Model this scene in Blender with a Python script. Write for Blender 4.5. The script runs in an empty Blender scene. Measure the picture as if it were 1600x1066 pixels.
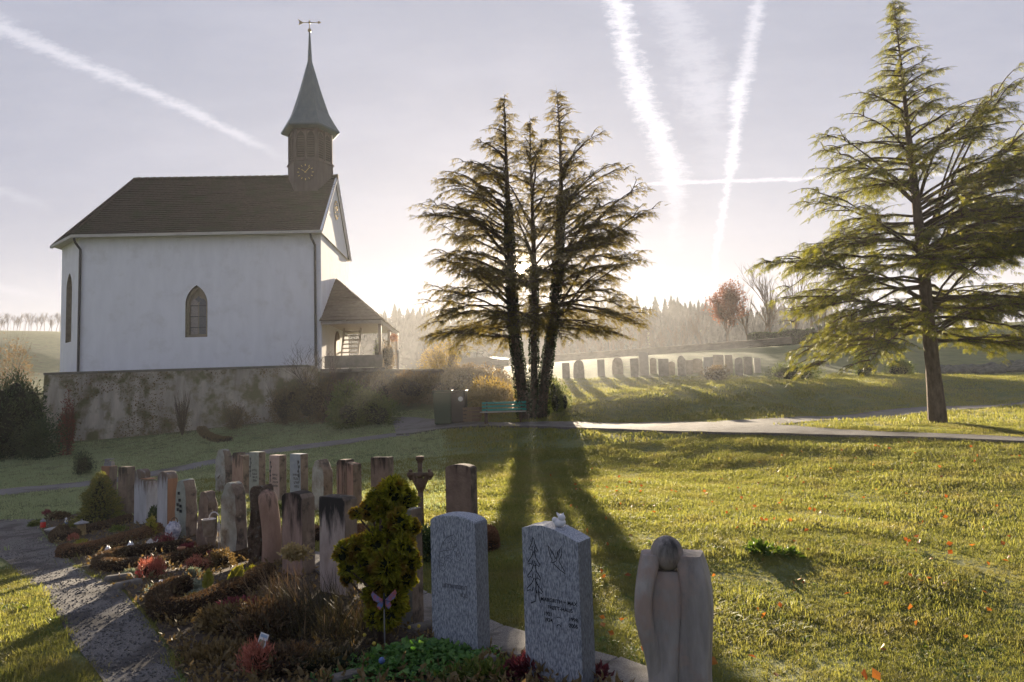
import bpy, bmesh, math, random
import numpy as np
from mathutils import Matrix, Vector, noise as mnoise

# ------------------------------------------------------------------ camera, sky, sun, exposure
SC = bpy.context.scene
COL = SC.collection
R = math.radians
PITCH, ROLL, CAMZ, FPX = R(4.4), -0.030, 1.80, 1600 * 24 / 36
CM = Matrix.Rotation(R(90) + PITCH, 3, 'X') @ Matrix.Rotation(ROLL, 3, 'Z')
cam_data = bpy.data.cameras.new('camera')
cam_data.lens, cam_data.sensor_width, cam_data.clip_start, cam_data.clip_end = 24, 36, 0.1, 6000
cam = bpy.data.objects.new('camera', cam_data)
COL.objects.link(cam)
cam.location = (0, 0, CAMZ)
cam.rotation_euler = CM.to_euler()
SC.camera = cam


def ray(px, py):
    return CM @ Vector(((px - 800) / FPX, (533 - py) / FPX, -1))


def at(px, py, Y):
    d = ray(px, py)
    return Vector((0, 0, CAMZ)) + d * (Y / d.y)


SUN_DIR = ray(813, 421).normalized()
SUN_EL = math.asin(SUN_DIR.z)
SUN_AZ = math.atan2(SUN_DIR.x, SUN_DIR.y)          # clockwise from +Y

world = bpy.data.worlds.new('World')
SC.world = world
world.use_nodes = True
SKY_STRENGTH, SUN_STRENGTH, EXPOSURE = 0.05, 5.0, 2.25
VEIL_CLEAR, VEIL, VEIL_LOBE = .04, (1.32, 1.45, 1.98), (1.45, 1.24, .95)


def build_world():
    nt = world.node_tree
    N, L = nt.nodes, nt.links
    N.clear()
    out = N.new('ShaderNodeOutputWorld')
    bg = N.new('ShaderNodeBackground')
    bg.inputs['Strength'].default_value = SKY_STRENGTH
    L.new(bg.outputs[0], out.inputs[0])
    sky = N.new('ShaderNodeTexSky')
    sky.sky_type = 'NISHITA'
    sky.sun_disc = False
    sky.sun_elevation = SUN_EL
    sky.sun_rotation = SUN_AZ
    sky.altitude = 500
    sky.air_density = 1.0
    sky.dust_density = 1.0
    sky.ozone_density = 2.0
    tc = N.new('ShaderNodeTexCoord')
    sep = N.new('ShaderNodeSeparateXYZ')
    L.new(tc.outputs['Generated'], sep.inputs[0])

    def m(op, a, b=None, c=None, clamp=False):
        n = N.new('ShaderNodeMath')
        n.operation = op
        n.use_clamp = clamp
        for i, v in enumerate((a, b, c)):
            if v is None:
                continue
            if isinstance(v, (int, float)):
                n.inputs[i].default_value = v
            else:
                L.new(v, n.inputs[i])
        return n.outputs[0]
    X, Y, Z = sep.outputs
    ys = m('MAXIMUM', Y, 0.05)
    u, v = m('DIVIDE', X, ys), m('DIVIDE', Z, ys)
    front = m('GREATER_THAN', Y, 0.06)
    com = N.new('ShaderNodeCombineXYZ')
    L.new(u, com.inputs[0])
    L.new(v, com.inputs[1])

    def noise(scale, detail=5, rough=0.6, sx=1, sy=1, rot=0.0):
        mp = N.new('ShaderNodeMapping')
        mp.inputs['Scale'].default_value = (sx, sy, 1)
        mp.inputs['Rotation'].default_value = (0, 0, rot)
        L.new(com.outputs[0], mp.inputs[0])
        n = N.new('ShaderNodeTexNoise')
        n.inputs['Scale'].default_value = scale
        n.inputs['Detail'].default_value = detail
        n.inputs['Roughness'].default_value = rough
        L.new(mp.outputs[0], n.inputs['Vector'])
        return n.outputs[0]
    warp = m('SUBTRACT', noise(14, 4), 0.5)
    warp2 = m('SUBTRACT', noise(60, 4, 0.7), 0.5)

    def uv(px, py):
        d = ray(px, py)
        return d.x / d.y, d.z / d.y

    def trail(pts, vertical, wamp, w2amp, tex, gain):
        # pts: (px, py, half width px, intensity) along the trail
        q = [(*uv(a, b), w / FPX, i) for a, b, w, i in pts]
        k = 1 if vertical else 0
        q.sort(key=lambda e: e[k])
        p0, p1 = q[0][k], q[-1][k]
        c = [e[1 - k] for e in q]
        c0, c1 = min(c), max(c) + 1e-4
        wm = max(e[2] for e in q)
        par, oth = (v, u) if vertical else (u, v)
        t = m('DIVIDE', m('SUBTRACT', par, p0), p1 - p0)
        inside = m('MULTIPLY', m('GREATER_THAN', t, 0.0), m('LESS_THAN', t, 1.0))
        r = N.new('ShaderNodeValToRGB')
        L.new(t, r.inputs[0])
        el = r.color_ramp.elements
        while len(el) < len(q):
            el.new(0.5)
        for e, s in zip(el, q):
            e.position = (s[k] - p0) / (p1 - p0)
        for e, s in zip(el, q):
            e.color = ((s[1 - k] - c0) / (c1 - c0), s[2] / wm, s[3], 1)
        rs = N.new('ShaderNodeSeparateColor')
        L.new(r.outputs[0], rs.inputs[0])
        cen = m('MULTIPLY_ADD', rs.outputs[0], c1 - c0, c0)
        w = m('MULTIPLY_ADD', rs.outputs[1], wm, 0.0004)
        d = m('ADD', m('SUBTRACT', oth, cen), m('ADD', m('MULTIPLY', warp, wamp), m('MULTIPLY', warp2, w2amp)))
        a = m('SUBTRACT', 1.0, m('DIVIDE', m('ABSOLUTE', d), w), clamp=True)
        lit_ = m('GREATER_THAN', a, 0.0)
        e = m('MULTIPLY_ADD', m('SUBTRACT', tex, 0.5), 2.3, m('MULTIPLY_ADD', a, 1.0, -0.10), clamp=True)
        e = m('MULTIPLY', m('MULTIPLY', e, e), m('MULTIPLY_ADD', e, -2.0, 3.0))
        e = m('MULTIPLY', e, m('MULTIPLY', m('MINIMUM', m('MULTIPLY', a, 4.0), 1.0), lit_))
        e = m('MULTIPLY', m('MULTIPLY', e, rs.outputs[2]), m('MULTIPLY', inside, front))
        return m('MULTIPLY', e, gain)
    streak = noise(46, 8, 0.72, 1.0, 2.2)
    fine = noise(60, 8, 0.78, .55, 1.9)
    soft = noise(26, 8, 0.75, .7, 2.2)
    ts = [
        trail([(-40, 18, 34, .9), (0, 42, 30, .9), (110, 92, 24, .95), (200, 130, 18, 1), (300, 175, 16, 1), (380, 215, 16, .7), (450, 250, 18, .0)], False, .012, .008, soft, .62),
        trail([(945, -40, 28, .9), (965, 10, 30, 1), (985, 95, 34, 1), (1012, 175, 36, 1), (1032, 225, 34, 1), (1052, 265, 40, .8), (1058, 310, 26, .35), (1056, 400, 20, 0)], True, .03, .024, fine, 1.1),
        trail([(1020, -40, 50, .4), (1065, 30, 60, .45), (1085, 90, 66, .45), (1105, 170, 66, .5), (1122, 215, 50, .25), (1125, 300, 60, .08), (1090, 400, 40, 0)], True, .05, .02, soft, .8),
        trail([(1192, -40, 20, .6), (1182, 20, 20, .7), (1165, 110, 24, .8), (1155, 140, 26, 1), (1152, 200, 16, 1), (1142, 250, 18, 1), (1135, 300, 9, .9), (1126, 350, 12, .7), (1116, 420, 8, .4), (1113, 450, 6, 0)], True, .014, .016, fine, .95),
        trail([(975, 289, 4, 0), (1000, 288, 4, .9), (1120, 284, 5, 1), (1270, 279, 5, 1), (1500, 271, 8, .7), (1700, 264, 9, .4)], False, .002, .003, streak, .8),
        trail([(-40, 288, 16, .6), (30, 308, 14, .6), (90, 330, 14, 0)], False, .01, .006, soft, .35),
        trail([(-60, 440, 12, .4), (20, 455, 12, .5), (90, 468, 10, 0)], False, .01, .006, soft, .35),
    ]
    tot = ts[0]
    for x in ts[1:]:
        tot = m('ADD', tot, x)
    # thin high veil
    veil = m('MULTIPLY', m('MULTIPLY', m('SUBTRACT', noise(3.2, 6, .6, 1, 3.0), 0.42, clamp=True), 1.2), front)
    # sun disc and its circumsolar glow
    dv = N.new('ShaderNodeVectorMath')
    dv.operation = 'DOT_PRODUCT'
    L.new(tc.outputs['Generated'], dv.inputs[0])
    dv.inputs[1].default_value = SUN_DIR
    one = m('SUBTRACT', 1.0, dv.outputs['Value'])
    disc = m('LESS_THAN', one, 1 - math.cos(R(0.36)))
    glow = m('MULTIPLY', m('POWER', 2.718, m('MULTIPLY', one, -1 / (1 - math.cos(R(1.2))))), 60)
    add = m('MULTIPLY_ADD', disc, 900.0, glow)

    def addc(base, fac, col):
        mx = N.new('ShaderNodeVectorMath')
        mx.operation = 'MULTIPLY_ADD'
        cc = N.new('ShaderNodeCombineXYZ')
        for i in range(3):
            L.new(fac, cc.inputs[i])
        L.new(cc.outputs[0], mx.inputs[0])
        mx.inputs[1].default_value = col
        L.new(base, mx.inputs[2])
        return mx.outputs[0]
    # even cloud veil added over the whole sky to lift shaded surfaces: dims the clear sky and scatters light, most of it forward round the sun
    dim = N.new('ShaderNodeVectorMath')
    dim.operation = 'SCALE'
    L.new(sky.outputs[0], dim.inputs[0])
    dim.inputs['Scale'].default_value = VEIL_CLEAR
    theta = m('ARCCOSINE', m('MINIMUM', dv.outputs['Value'], 0.99999))
    lobe = m('POWER', 2.718, m('MULTIPLY', theta, -1 / R(14)))
    const = N.new('ShaderNodeValue')
    const.outputs[0].default_value = 1.0
    c = addc(dim.outputs[0], const.outputs[0], VEIL)
    c = addc(c, lobe, VEIL_LOBE)
    c = addc(c, tot, (1.9, 1.8, 1.72))
    c = addc(c, veil, (.8, .74, .74))
    c = addc(c, add, (.6, 0.48, 0.32))
    L.new(c, bg.inputs['Color'])


build_world()
sun_data = bpy.data.lights.new('sun', 'SUN')
sun_data.energy, sun_data.angle, sun_data.color = SUN_STRENGTH, R(0.5), (1.0, 0.83, 0.60)
sun = bpy.data.objects.new('sun', sun_data)
COL.objects.link(sun)
sun.rotation_euler = (-SUN_DIR).to_track_quat('-Z', 'Y').to_euler()

vs = SC.view_settings
vs.view_transform, vs.look, vs.gamma, vs.exposure, vs.use_curve_mapping = 'Standard', 'None', 1, EXPOSURE, False
SC.render.engine = 'CYCLES'
cy = SC.cycles
cy.use_denoising = True
cy.max_bounces, cy.diffuse_bounces, cy.glossy_bounces, cy.transmission_bounces, cy.volume_bounces = 5, 3, 2, 4, 1
cy.transparent_max_bounces = 8
cy.sample_clamp_indirect = 6
cy.caustics_reflective = cy.caustics_refractive = False

# ------------------------------------------------------------------ helpers
rng = np.random.default_rng(7)
random.seed(7)


def A(x):
    return np.asarray(x, float)


def unit(v):
    v = A(v)
    return v / (np.linalg.norm(v, axis=-1, keepdims=True) + 1e-12)


class G:
    """collects vertices, quads and triangles for one mesh"""

    def __init__(s):
        s.V, s.Q, s.T, s.n = [], [], [], 0

    def add(s, V, Q=None, T=None):
        V = A(V).reshape(-1, 3)
        s.V.append(V)
        if Q is not None and len(Q):
            s.Q.append(np.asarray(Q, int).reshape(-1, 4) + s.n)
        if T is not None and len(T):
            s.T.append(np.asarray(T, int).reshape(-1, 3) + s.n)
        s.n += len(V)
        return s

    def box(s, c, d, rz=0.0, taper=1.0):
        x, y, z = A(d) / 2
        V = np.array([(-x, -y, -z), (x, -y, -z), (x, y, -z), (-x, y, -z), (-x * taper, -y * taper, z), (x * taper, -y * taper, z), (x * taper, y * taper, z), (-x * taper, y * taper, z)])
        if rz:
            cz, sz = math.cos(rz), math.sin(rz)
            V = V @ np.array([[cz, sz, 0], [-sz, cz, 0], [0, 0, 1]])
        return s.add(V + A(c), [(0, 3, 2, 1), (4, 5, 6, 7), (0, 1, 5, 4), (1, 2, 6, 5), (2, 3, 7, 6), (3, 0, 4, 7)])

    def beam(s, a, b, w, h):
        """box from a to b, w wide, h high"""
        a, b = A(a), A(b)
        d = unit(b - a)
        up = A((0, 0, 1)) if abs(d[2]) < .95 else A((0, 1, 0))
        sd = unit(np.cross(d, up))
        up = np.cross(sd, d)
        V = [p + sd * sx * w / 2 + up * sy * h / 2 for p in (a, b) for sx, sy in ((-1, -1), (1, -1), (1, 1), (-1, 1))]
        return s.add(V, [(0, 1, 2, 3), (7, 6, 5, 4), (0, 4, 5, 1), (1, 5, 6, 2), (2, 6, 7, 3), (3, 7, 4, 0)])

    def tube(s, P, r, n=8, cap=True, sx=1.0):
        P = A(P)
        k = len(P)
        r = np.broadcast_to(A(r), (k,))
        d = np.gradient(P, axis=0)
        d = unit(d)
        ref = A((0, 0, 1)) if abs(d[:, 2]).mean() < .8 else A((0, 1, 0.01))
        a = unit(np.cross(d, ref))
        b = np.cross(a, d)
        th = np.linspace(0, 2 * math.pi, n, endpoint=False)
        V = P[:, None] + r[:, None, None] * (np.cos(th)[None, :, None] * a[:, None] * sx + np.sin(th)[None, :, None] * b[:, None])
        Q = []
        for i in range(k - 1):
            for j in range(n):
                j2 = (j + 1) % n
                Q.append((i * n + j, i * n + j2, (i + 1) * n + j2, (i + 1) * n + j))
        V = V.reshape(-1, 3)
        T = []
        if cap:
            V = np.vstack([V, P[0], P[-1]])
            c0, c1 = k * n, k * n + 1
            for j in range(n):
                j2 = (j + 1) % n
                T += [(c0, j2, j), (c1, (k - 1) * n + j, (k - 1) * n + j2)]
        return s.add(V, Q, T)

    def lathe(s, prof, c=(0, 0, 0), n=16):
        prof = A(prof)
        th = np.linspace(0, 2 * math.pi, n, endpoint=False)
        V = np.stack([prof[:, 0, None] * np.cos(th), prof[:, 0, None] * np.sin(th), np.repeat(prof[:, 1, None], n, 1)], -1)
        Q = []
        for i in range(len(prof) - 1):
            for j in range(n):
                j2 = (j + 1) % n
                Q.append((i * n + j, i * n + j2, (i + 1) * n + j2, (i + 1) * n + j))
        return s.add(V.reshape(-1, 3) + A(c), Q)

    def prism(s, out, y0, y1, cen=None):
        """outline (x, z) star-shaped about cen, extruded from y0 (front) to y1"""
        out = A(out)
        n = len(out)
        cen = out.mean(0) if cen is None else A(cen)
        V = [(x, y0, z) for x, z in out] + [(x, y1, z) for x, z in out] + [(cen[0], y0, cen[1]), (cen[0], y1, cen[1])]
        Q, T = [], []
        for i in range(n):
            j = (i + 1) % n
            Q.append((j, i, n + i, n + j))
            T += [(2 * n, i, j), (2 * n + 1, n + j, n + i)]
        return s.add(V, Q, T)

    def sphere(s, c, r, nu=12, nv=8, sc=(1, 1, 1)):
        V, Q = [], []
        for i in range(nv + 1):
            a = math.pi * i / nv
            for j in range(nu):
                b = 2 * math.pi * j / nu
                V.append((math.sin(a) * math.cos(b) * sc[0], math.sin(a) * math.sin(b) * sc[1], -math.cos(a) * sc[2]))
        for i in range(nv):
            for j in range(nu):
                j2 = (j + 1) % nu
                Q.append((i * nu + j, i * nu + j2, (i + 1) * nu + j2, (i + 1) * nu + j))
        return s.add(A(V) * r + A(c), Q)

    def leaves(s, P, D, S, width=0.4, up=None, jitter=.0):
        """rhombus leaves: base at P, along D, length S; cheap quads"""
        P, D = A(P), unit(D)
        n = len(P)
        S = np.broadcast_to(A(S), (n,))
        q = rng.normal(size=(n, 3)) if up is None else A(up) + rng.normal(size=(n, 3)) * jitter
        w = unit(np.cross(D, q)) * (S * width / 2)[:, None]
        nn = unit(np.cross(w, D)) * (S * .12)[:, None]
        L = D * S[:, None]
        V = np.stack([P, P + L * .45 + w + nn, P + L, P + L * .45 - w + nn], 1).reshape(-1, 3)
        Q = np.arange(4 * n).reshape(-1, 4)
        return s.add(V, Q)

    def build(s, name, mat, parent=None, smooth=False, loc=None):
        V = np.vstack(s.V) if s.V else np.zeros((0, 3))
        Q = np.vstack(s.Q) if s.Q else np.zeros((0, 4), int)
        T = np.vstack(s.T) if s.T else np.zeros((0, 3), int)
        me = bpy.data.meshes.new(name)
        nl = 4 * len(Q) + 3 * len(T)
        me.vertices.add(len(V))
        me.loops.add(nl)
        me.polygons.add(len(Q) + len(T))
        me.vertices.foreach_set('co', V.astype(np.float32).ravel())
        me.loops.foreach_set('vertex_index', np.concatenate([Q.ravel(), T.ravel()]).astype(np.int32))
        st = np.concatenate([np.arange(len(Q)) * 4, 4 * len(Q) + np.arange(len(T)) * 3]).astype(np.int32)
        me.polygons.foreach_set('loop_start', st)
        me.polygons.foreach_set('use_smooth', np.full(len(Q) + len(T), smooth))
        me.update(calc_edges=True)
        me.validate()
        if mat:
            me.materials.append(mat)
        o = bpy.data.objects.new(name, me)
        COL.objects.link(o)
        if parent:
            o.parent = parent
        if loc is not None:
            o.location = loc
        return o


def tag(o, label=None, cat=None, group=None, kind=None):
    for k, v in (('label', label), ('category', cat), ('group', group), ('kind', kind)):
        if v:
            o[k] = v
    return o


def empty(name, loc, rz=0.0, label=None, cat=None, group=None):
    o = bpy.data.objects.new(name, None)
    COL.objects.link(o)
    o.location = loc
    o.rotation_euler = (0, 0, rz)
    return tag(o, label, cat, group)


def copy_tree(o, parent=None):
    c = o.copy()
    COL.objects.link(c)
    c.parent = parent
    for ch in list(o.children):
        copy_tree(ch, c)
    return c


def bevel(o, w, seg=2, ang=30):
    md = o.modifiers.new('bevel', 'BEVEL')
    md.width, md.segments, md.limit_method, md.angle_limit = w, seg, 'ANGLE', R(ang)
    return o


# ------------------------------------------------------------------ materials
MATS = {}


def base_mat(name):
    mt = bpy.data.materials.new(name)
    mt.use_nodes = True
    nt = mt.node_tree
    b = nt.nodes['Principled BSDF']
    return mt, nt, b


def pm(name, c1, c2=None, scale=6.0, rough=.85, bump=0.0, bscale=None, spec=.25, detail=6, stretch=(1, 1, 1), metal=0.0, lo=.35, hi=.65, c3=None, s3=1.0, lo3=.5, hi3=.62, crust=None, bdist=.02):
    """two noise-mixed colours (+ a third patchy one), optional bump, optional dark weathered crust near the top of an upright stone"""
    mt, nt, b = base_mat(name)
    N, L = nt.nodes, nt.links
    geo = N.new('ShaderNodeNewGeometry')

    def noise(sc, st=(1, 1, 1), det=detail):
        mp = N.new('ShaderNodeMapping')
        mp.inputs['Scale'].default_value = st
        L.new(geo.outputs['Position'], mp.inputs[0])
        n = N.new('ShaderNodeTexNoise')
        n.inputs['Scale'].default_value = sc
        n.inputs['Detail'].default_value = det
        n.inputs['Roughness'].default_value = .62
        L.new(mp.outputs[0], n.inputs['Vector'])
        return n.outputs[0]

    def rng_(v, a, c):
        r = N.new('ShaderNodeMapRange')
        r.inputs[1].default_value, r.inputs[2].default_value = a, c
        L.new(v, r.inputs[0])
        return r.outputs[0]

    def mix(f, a, c):
        x = N.new('ShaderNodeMix')
        x.data_type = 'RGBA'
        for s, v in ((0, f), (6, a), (7, c)):
            if isinstance(v, tuple):
                x.inputs[s].default_value = (*v, 1)
            else:
                L.new(v, x.inputs[s])
        return x.outputs[2]
    col = None
    if c2:
        col = mix(rng_(noise(scale, stretch), lo, hi), tuple(c1), tuple(c2))
    if c3:
        col = mix(rng_(noise(s3), lo3, hi3), col if col else tuple(c1), tuple(c3))
    if crust:                       # (colour, z0, z1, amount)
        tc = N.new('ShaderNodeTexCoord')
        sp = N.new('ShaderNodeSeparateXYZ')
        L.new(tc.outputs['Object'], sp.inputs[0])
        zz = rng_(sp.outputs[2], crust[1], crust[2])
        nn = noise(14, (1, 1, .16))
        ad = N.new('ShaderNodeMath')
        ad.operation = 'MULTIPLY_ADD'
        L.new(zz, ad.inputs[0])
        ad.inputs[1].default_value = .55
        L.new(nn, ad.inputs[2])
        f = rng_(ad.outputs[0], 1.0 - .5 * crust[3], 1.22 - .5 * crust[3])
        col = mix(f, col if col else tuple(c1), crust[0])
    if col is None:
        b.inputs['Base Color'].default_value = (*c1, 1)
    else:
        L.new(col, b.inputs['Base Color'])
    b.inputs['Roughness'].default_value = rough
    b.inputs['Specular IOR Level'].default_value = spec
    b.inputs['Metallic'].default_value = metal
    if bump:
        bp = N.new('ShaderNodeBump')
        bp.inputs['Strength'].default_value = bump
        bp.inputs['Distance'].default_value = bdist
        L.new(noise(bscale or scale * 4, stretch), bp.inputs['Height'])
        L.new(bp.outputs[0], b.inputs['Normal'])
    MATS[name] = mt
    return mt


def leafmat(name, c1, c2, transl=.4, tcol=None, patch=None, rough=.55):
    """foliage: colour varies from leaf to leaf; part of the light passes through"""
    mt, nt, b = base_mat(name)
    N, L = nt.nodes, nt.links
    geo = N.new('ShaderNodeNewGeometry')
    x = N.new('ShaderNodeMix')
    x.data_type = 'RGBA'
    L.new(geo.outputs['Random Per Island'], x.inputs[0])
    x.inputs[6].default_value, x.inputs[7].default_value = (*c1, 1), (*c2, 1)
    col = x.outputs[2]
    if patch:
        n = N.new('ShaderNodeTexNoise')
        n.inputs['Scale'].default_value = patch[1]
        n.inputs['Detail'].default_value = 4
        L.new(geo.outputs['Position'], n.inputs['Vector'])
        mr = N.new('ShaderNodeMapRange')
        mr.inputs[1].default_value, mr.inputs[2].default_value = .48, .68
        L.new(n.outputs[0], mr.inputs[0])
        y = N.new('ShaderNodeMix')
        y.data_type = 'RGBA'
        L.new(mr.outputs[0], y.inputs[0])
        L.new(col, y.inputs[6])
        y.inputs[7].default_value = (*patch[0], 1)
        col = y.outputs[2]
    L.new(col, b.inputs['Base Color'])
    b.inputs['Roughness'].default_value = rough
    b.inputs['Specular IOR Level'].default_value = .25
    if transl:
        t = N.new('ShaderNodeBsdfTranslucent')
        g = N.new('ShaderNodeMix')
        g.data_type = 'RGBA'
        g.blend_type = 'MULTIPLY'
        g.inputs[0].default_value = 1
        L.new(col, g.inputs[6])
        g.inputs[7].default_value = (*(tcol or (1.5, 1.4, .7)), 1)
        L.new(g.outputs[2], t.inputs['Color'])
        ms = N.new('ShaderNodeMixShader')
        ms.inputs[0].default_value = transl
        L.new(b.outputs[0], ms.inputs[1])
        L.new(t.outputs[0], ms.inputs[2])
        L.new(ms.outputs[0], nt.nodes['Material Output'].inputs['Surface'])
    MATS[name] = mt
    return mt


pm('lawn', (.105, .130, .050), (.165, .180, .072), 1.3, .95, .8, 22, c3=(.10, .085, .042), s3=.7, lo3=.55, hi3=.75, bdist=.06)
pm('asphalt', (.12, .116, .12), (.20, .19, .185), 40, .85, .4, 160, spec=.25, c3=(.10, .09, .082), s3=.9)
pm('gravel', (.05, .049, .05), (.19, .178, .17), 120, .9, .5, 160, detail=2, c3=(.055, .05, .048), s3=1.6, bdist=.004)
pm('soil', (.045, .033, .025), (.10, .075, .055), 14, .95, 1.0, 40, bdist=.05)
pm('slab', (.10, .092, .085), (.26, .24, .22), 90, .85, .5, 120, detail=3, c3=(.09, .08, .07), s3=2.5)
pm('kerb', (.10, .09, .08), (.17, .155, .14), 12, .9, .4, 50)
pm('plaster', (.82, .82, .85), (.76, .76, .79), 2.6, .9, .5, 11, c3=(.70, .695, .705), s3=1.3, lo3=.52, hi3=.72, stretch=(1, 1, .25))
pm('rooftile', (.022, .018, .015), (.074, .056, .043), 8, .9, .9, 18, stretch=(1, 1, 2.4), lo=.3, hi=.7, c3=(.034, .037, .018), s3=.9, lo3=.48, hi3=.68)
pm('shingle', (.12, .085, .055), (.17, .125, .08), 6, .9, .6, 20)
pm('copper', (.040, .082, .105), (.062, .108, .128), 4, .55, .2, 20, stretch=(1, 1, .3), spec=.4)
pm('turret', (.085, .068, .062), (.125, .10, .09), 3, .8, .3, 20, stretch=(2, 2, .4))
pm('louvre', (.018, .014, .013), (.03, .022, .02), 6, .8)
pm('fascia', (.50, .48, .44), (.42, .40, .36), 2, .7)
pm('pipe', (.035, .033, .035), None, rough=.5, spec=.5)
pm('stone_frame', (.28, .23, .17), (.20, .165, .12), 5, .9, .4, 30)
pm('gold', (.75, .55, .22), None, rough=.4, metal=.8)
pm('wood', (.16, .10, .06), (.24, .16, .10), 5, .7, .3, 20, stretch=(1, 1, .2))
pm('pale_wood', (.42, .36, .30), (.34, .28, .22), 5, .8)
pm('terrace_wall', (.30, .26, .205), (.56, .50, .42), 2.2, .95, 1.0, 11, stretch=(1, 1, .20), c3=(.16, .145, .07), s3=1.1, lo3=.47, hi3=.60, bdist=.06, detail=12)
pm('wall_cap', (.22, .20, .17), (.14, .13, .10), 3, .95, .5, 15)
pm('far_wall', (.10, .09, .07), (.16, .14, .11), 1.5, .95, .6, 8)
pm('bark', (.075, .052, .038), (.16, .115, .085), 9, .95, 1.0, 26, stretch=(1, 1, .35), bdist=.05)
pm('twig', (.060, .042, .030), (.10, .07, .05), 8, .9)
pm('birch', (.36, .35, .34), (.10, .09, .08), 5, .8, stretch=(.4, .4, 2.2), lo=.55, hi=.62)
pm('far_twig', (.10, .075, .06), (.16, .11, .085), 2, .95)
pm('granite', (.15, .17, .21), (.44, .47, .53), 130, .75, .25, 160, detail=4, stretch=(1, 1, .30), lo=.38, hi=.62)
pm('engrave', (.018, .02, .026), None, rough=.9)
pm('engrave_soft', (.13, .14, .165), None, rough=.9)
pm('cut_dark', (.07, .07, .07), None, rough=.9)
pm('side_brown', (.15, .115, .09), (.24, .185, .145), 9, .95, .8, 30, stretch=(1, 1, .4), c3=(.08, .066, .055), s3=5)  # side materials: shade of the stones' narrow sides is put into the darker colour
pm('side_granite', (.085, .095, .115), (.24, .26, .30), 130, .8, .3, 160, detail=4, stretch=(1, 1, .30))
pm('mid_stone', (.19, .18, .16), (.26, .25, .22), 9, .9, .4, 40)
CR = (.016, .013, .011)
pm('red_stone', (.27, .17, .125), (.38, .25, .19), 8, .9, .5, 40, stretch=(1, 1, .4), crust=((.03, .024, .02), .35, 1.0, .35))
pm('red_dark', (.25, .17, .14), (.38, .27, .23), 9, .9, .5, 40, stretch=(1, 1, .3), crust=((.035, .028, .024), .15, 1.0, .62))
pm('pink_dark', (.36, .29, .26), (.48, .40, .36), 10, .9, .5, 45, stretch=(1, 1, .4), crust=((.04, .036, .034), .25, 1.0, .52))
pm('brown_stone', (.17, .12, .09), (.26, .19, .145), 6, .9, .5, 35, crust=((.03, .024, .02), .5, 1.0, .3))
pm('rough_dark', (.07, .05, .038), (.14, .10, .075), 14, .95, 1.0, 40, bdist=.05, c3=(.20, .19, .17), s3=18, lo3=.58, hi3=.66)
pm('pale_stone', (.30, .30, .26), (.40, .39, .34), 7, .9, .5, 30, c3=(.16, .11, .07), s3=3, lo3=.5, hi3=.7)
pm('white_marble', (.50, .50, .52), (.34, .335, .345), 6, .7, .2, 30, stretch=(1, 1, .3), crust=((.13, .10, .08), .45, 1.0, .45))
pm('rust_stone', (.32, .17, .10), (.22, .12, .075), 7, .9, .4, 30, stretch=(1, 1, .3))
pm('green_stone', (.24, .26, .22), (.32, .34, .30), 9, .85, .3, 40)
pm('pink_stone', (.38, .28, .235), (.47, .36, .31), 9, .85, .3, 40)
pm('blue_stone', (.24, .27, .30), (.32, .35, .37), 9, .8, .3, 40)
pm('far_stone', (.20, .18, .15), (.30, .27, .23), 4, .9, .4, 20)
pm('far_stone_pale', (.46, .43, .38), (.38, .35, .30), 4, .9, .4, 20)
pm('statue_stone', (.19, .17, .158), (.40, .365, .345), 7, .85, .5, 26, stretch=(1, 1, .22), crust=((.05, .046, .043), .72, 1.10, .36), c3=(.34, .26, .225), s3=4)
pm('iron', (.10, .07, .05), (.16, .11, .075), 18, .7, .4, 60, metal=.2)
pm('zinc', (.30, .30, .31), (.20, .20, .21), 8, .5, metal=.5)
pm('enamel', (.62, .60, .60), (.40, .36, .34), 14, .5)
pm('red_glass', (.55, .015, .012), None, rough=.2, spec=.5)
pm('brass', (.45, .33, .15), (.25, .18, .10), 12, .5, metal=.6)
pm('ceramic', (.72, .72, .75), (.62, .62, .66), 9, .4)
pm('blue_ceramic', (.10, .16, .38), None, rough=.4)
pm('terracotta', (.40, .20, .12), (.30, .15, .09), 8, .8)
pm('card', (.70, .70, .72), None, rough=.5)
pm('card_print', (.22, .20, .14), (.35, .32, .22), 60, .6)
pm('card_blue', (.30, .40, .55), None, rough=.5)
pm('pumpkin', (.42, .40, .12), (.30, .32, .08), 12, .6)
pm('bin_green', (.035, .065, .035), None, rough=.5, spec=.4)
pm('bin_dark', (.045, .035, .03), None, rough=.5, spec=.4)
pm('sticker', (.75, .74, .70), None, rough=.6)
pm('teal', (.03, .30, .24), (.03, .24, .19), 12, .5, spec=.4)
pm('pale_paint', (.55, .52, .46), (.45, .42, .37), 12, .5)
pm('car_paint', (.07, .075, .08), None, rough=.3, spec=.5)
pm('white_pebble', (.50, .50, .50), (.36, .35, .34), 30, .8)
pm('pebble', (.16, .152, .146), (.075, .072, .07), 30, .9)
pm('quartz', (.50, .48, .46), (.34, .31, .29), 10, .7, .5, 20)
pm('core_green', (.012, .018, .008), None, rough=1)
pm('core_brown', (.022, .013, .008), None, rough=1)
pm('wing_red', (.50, .10, .06), (.10, .20, .42), 26, .6)
pm('wing_blue', (.08, .18, .40), (.45, .12, .08), 30, .6)
pm('forest_far', (.014, .022, .026), (.026, .036, .036), .05, 1)

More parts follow.
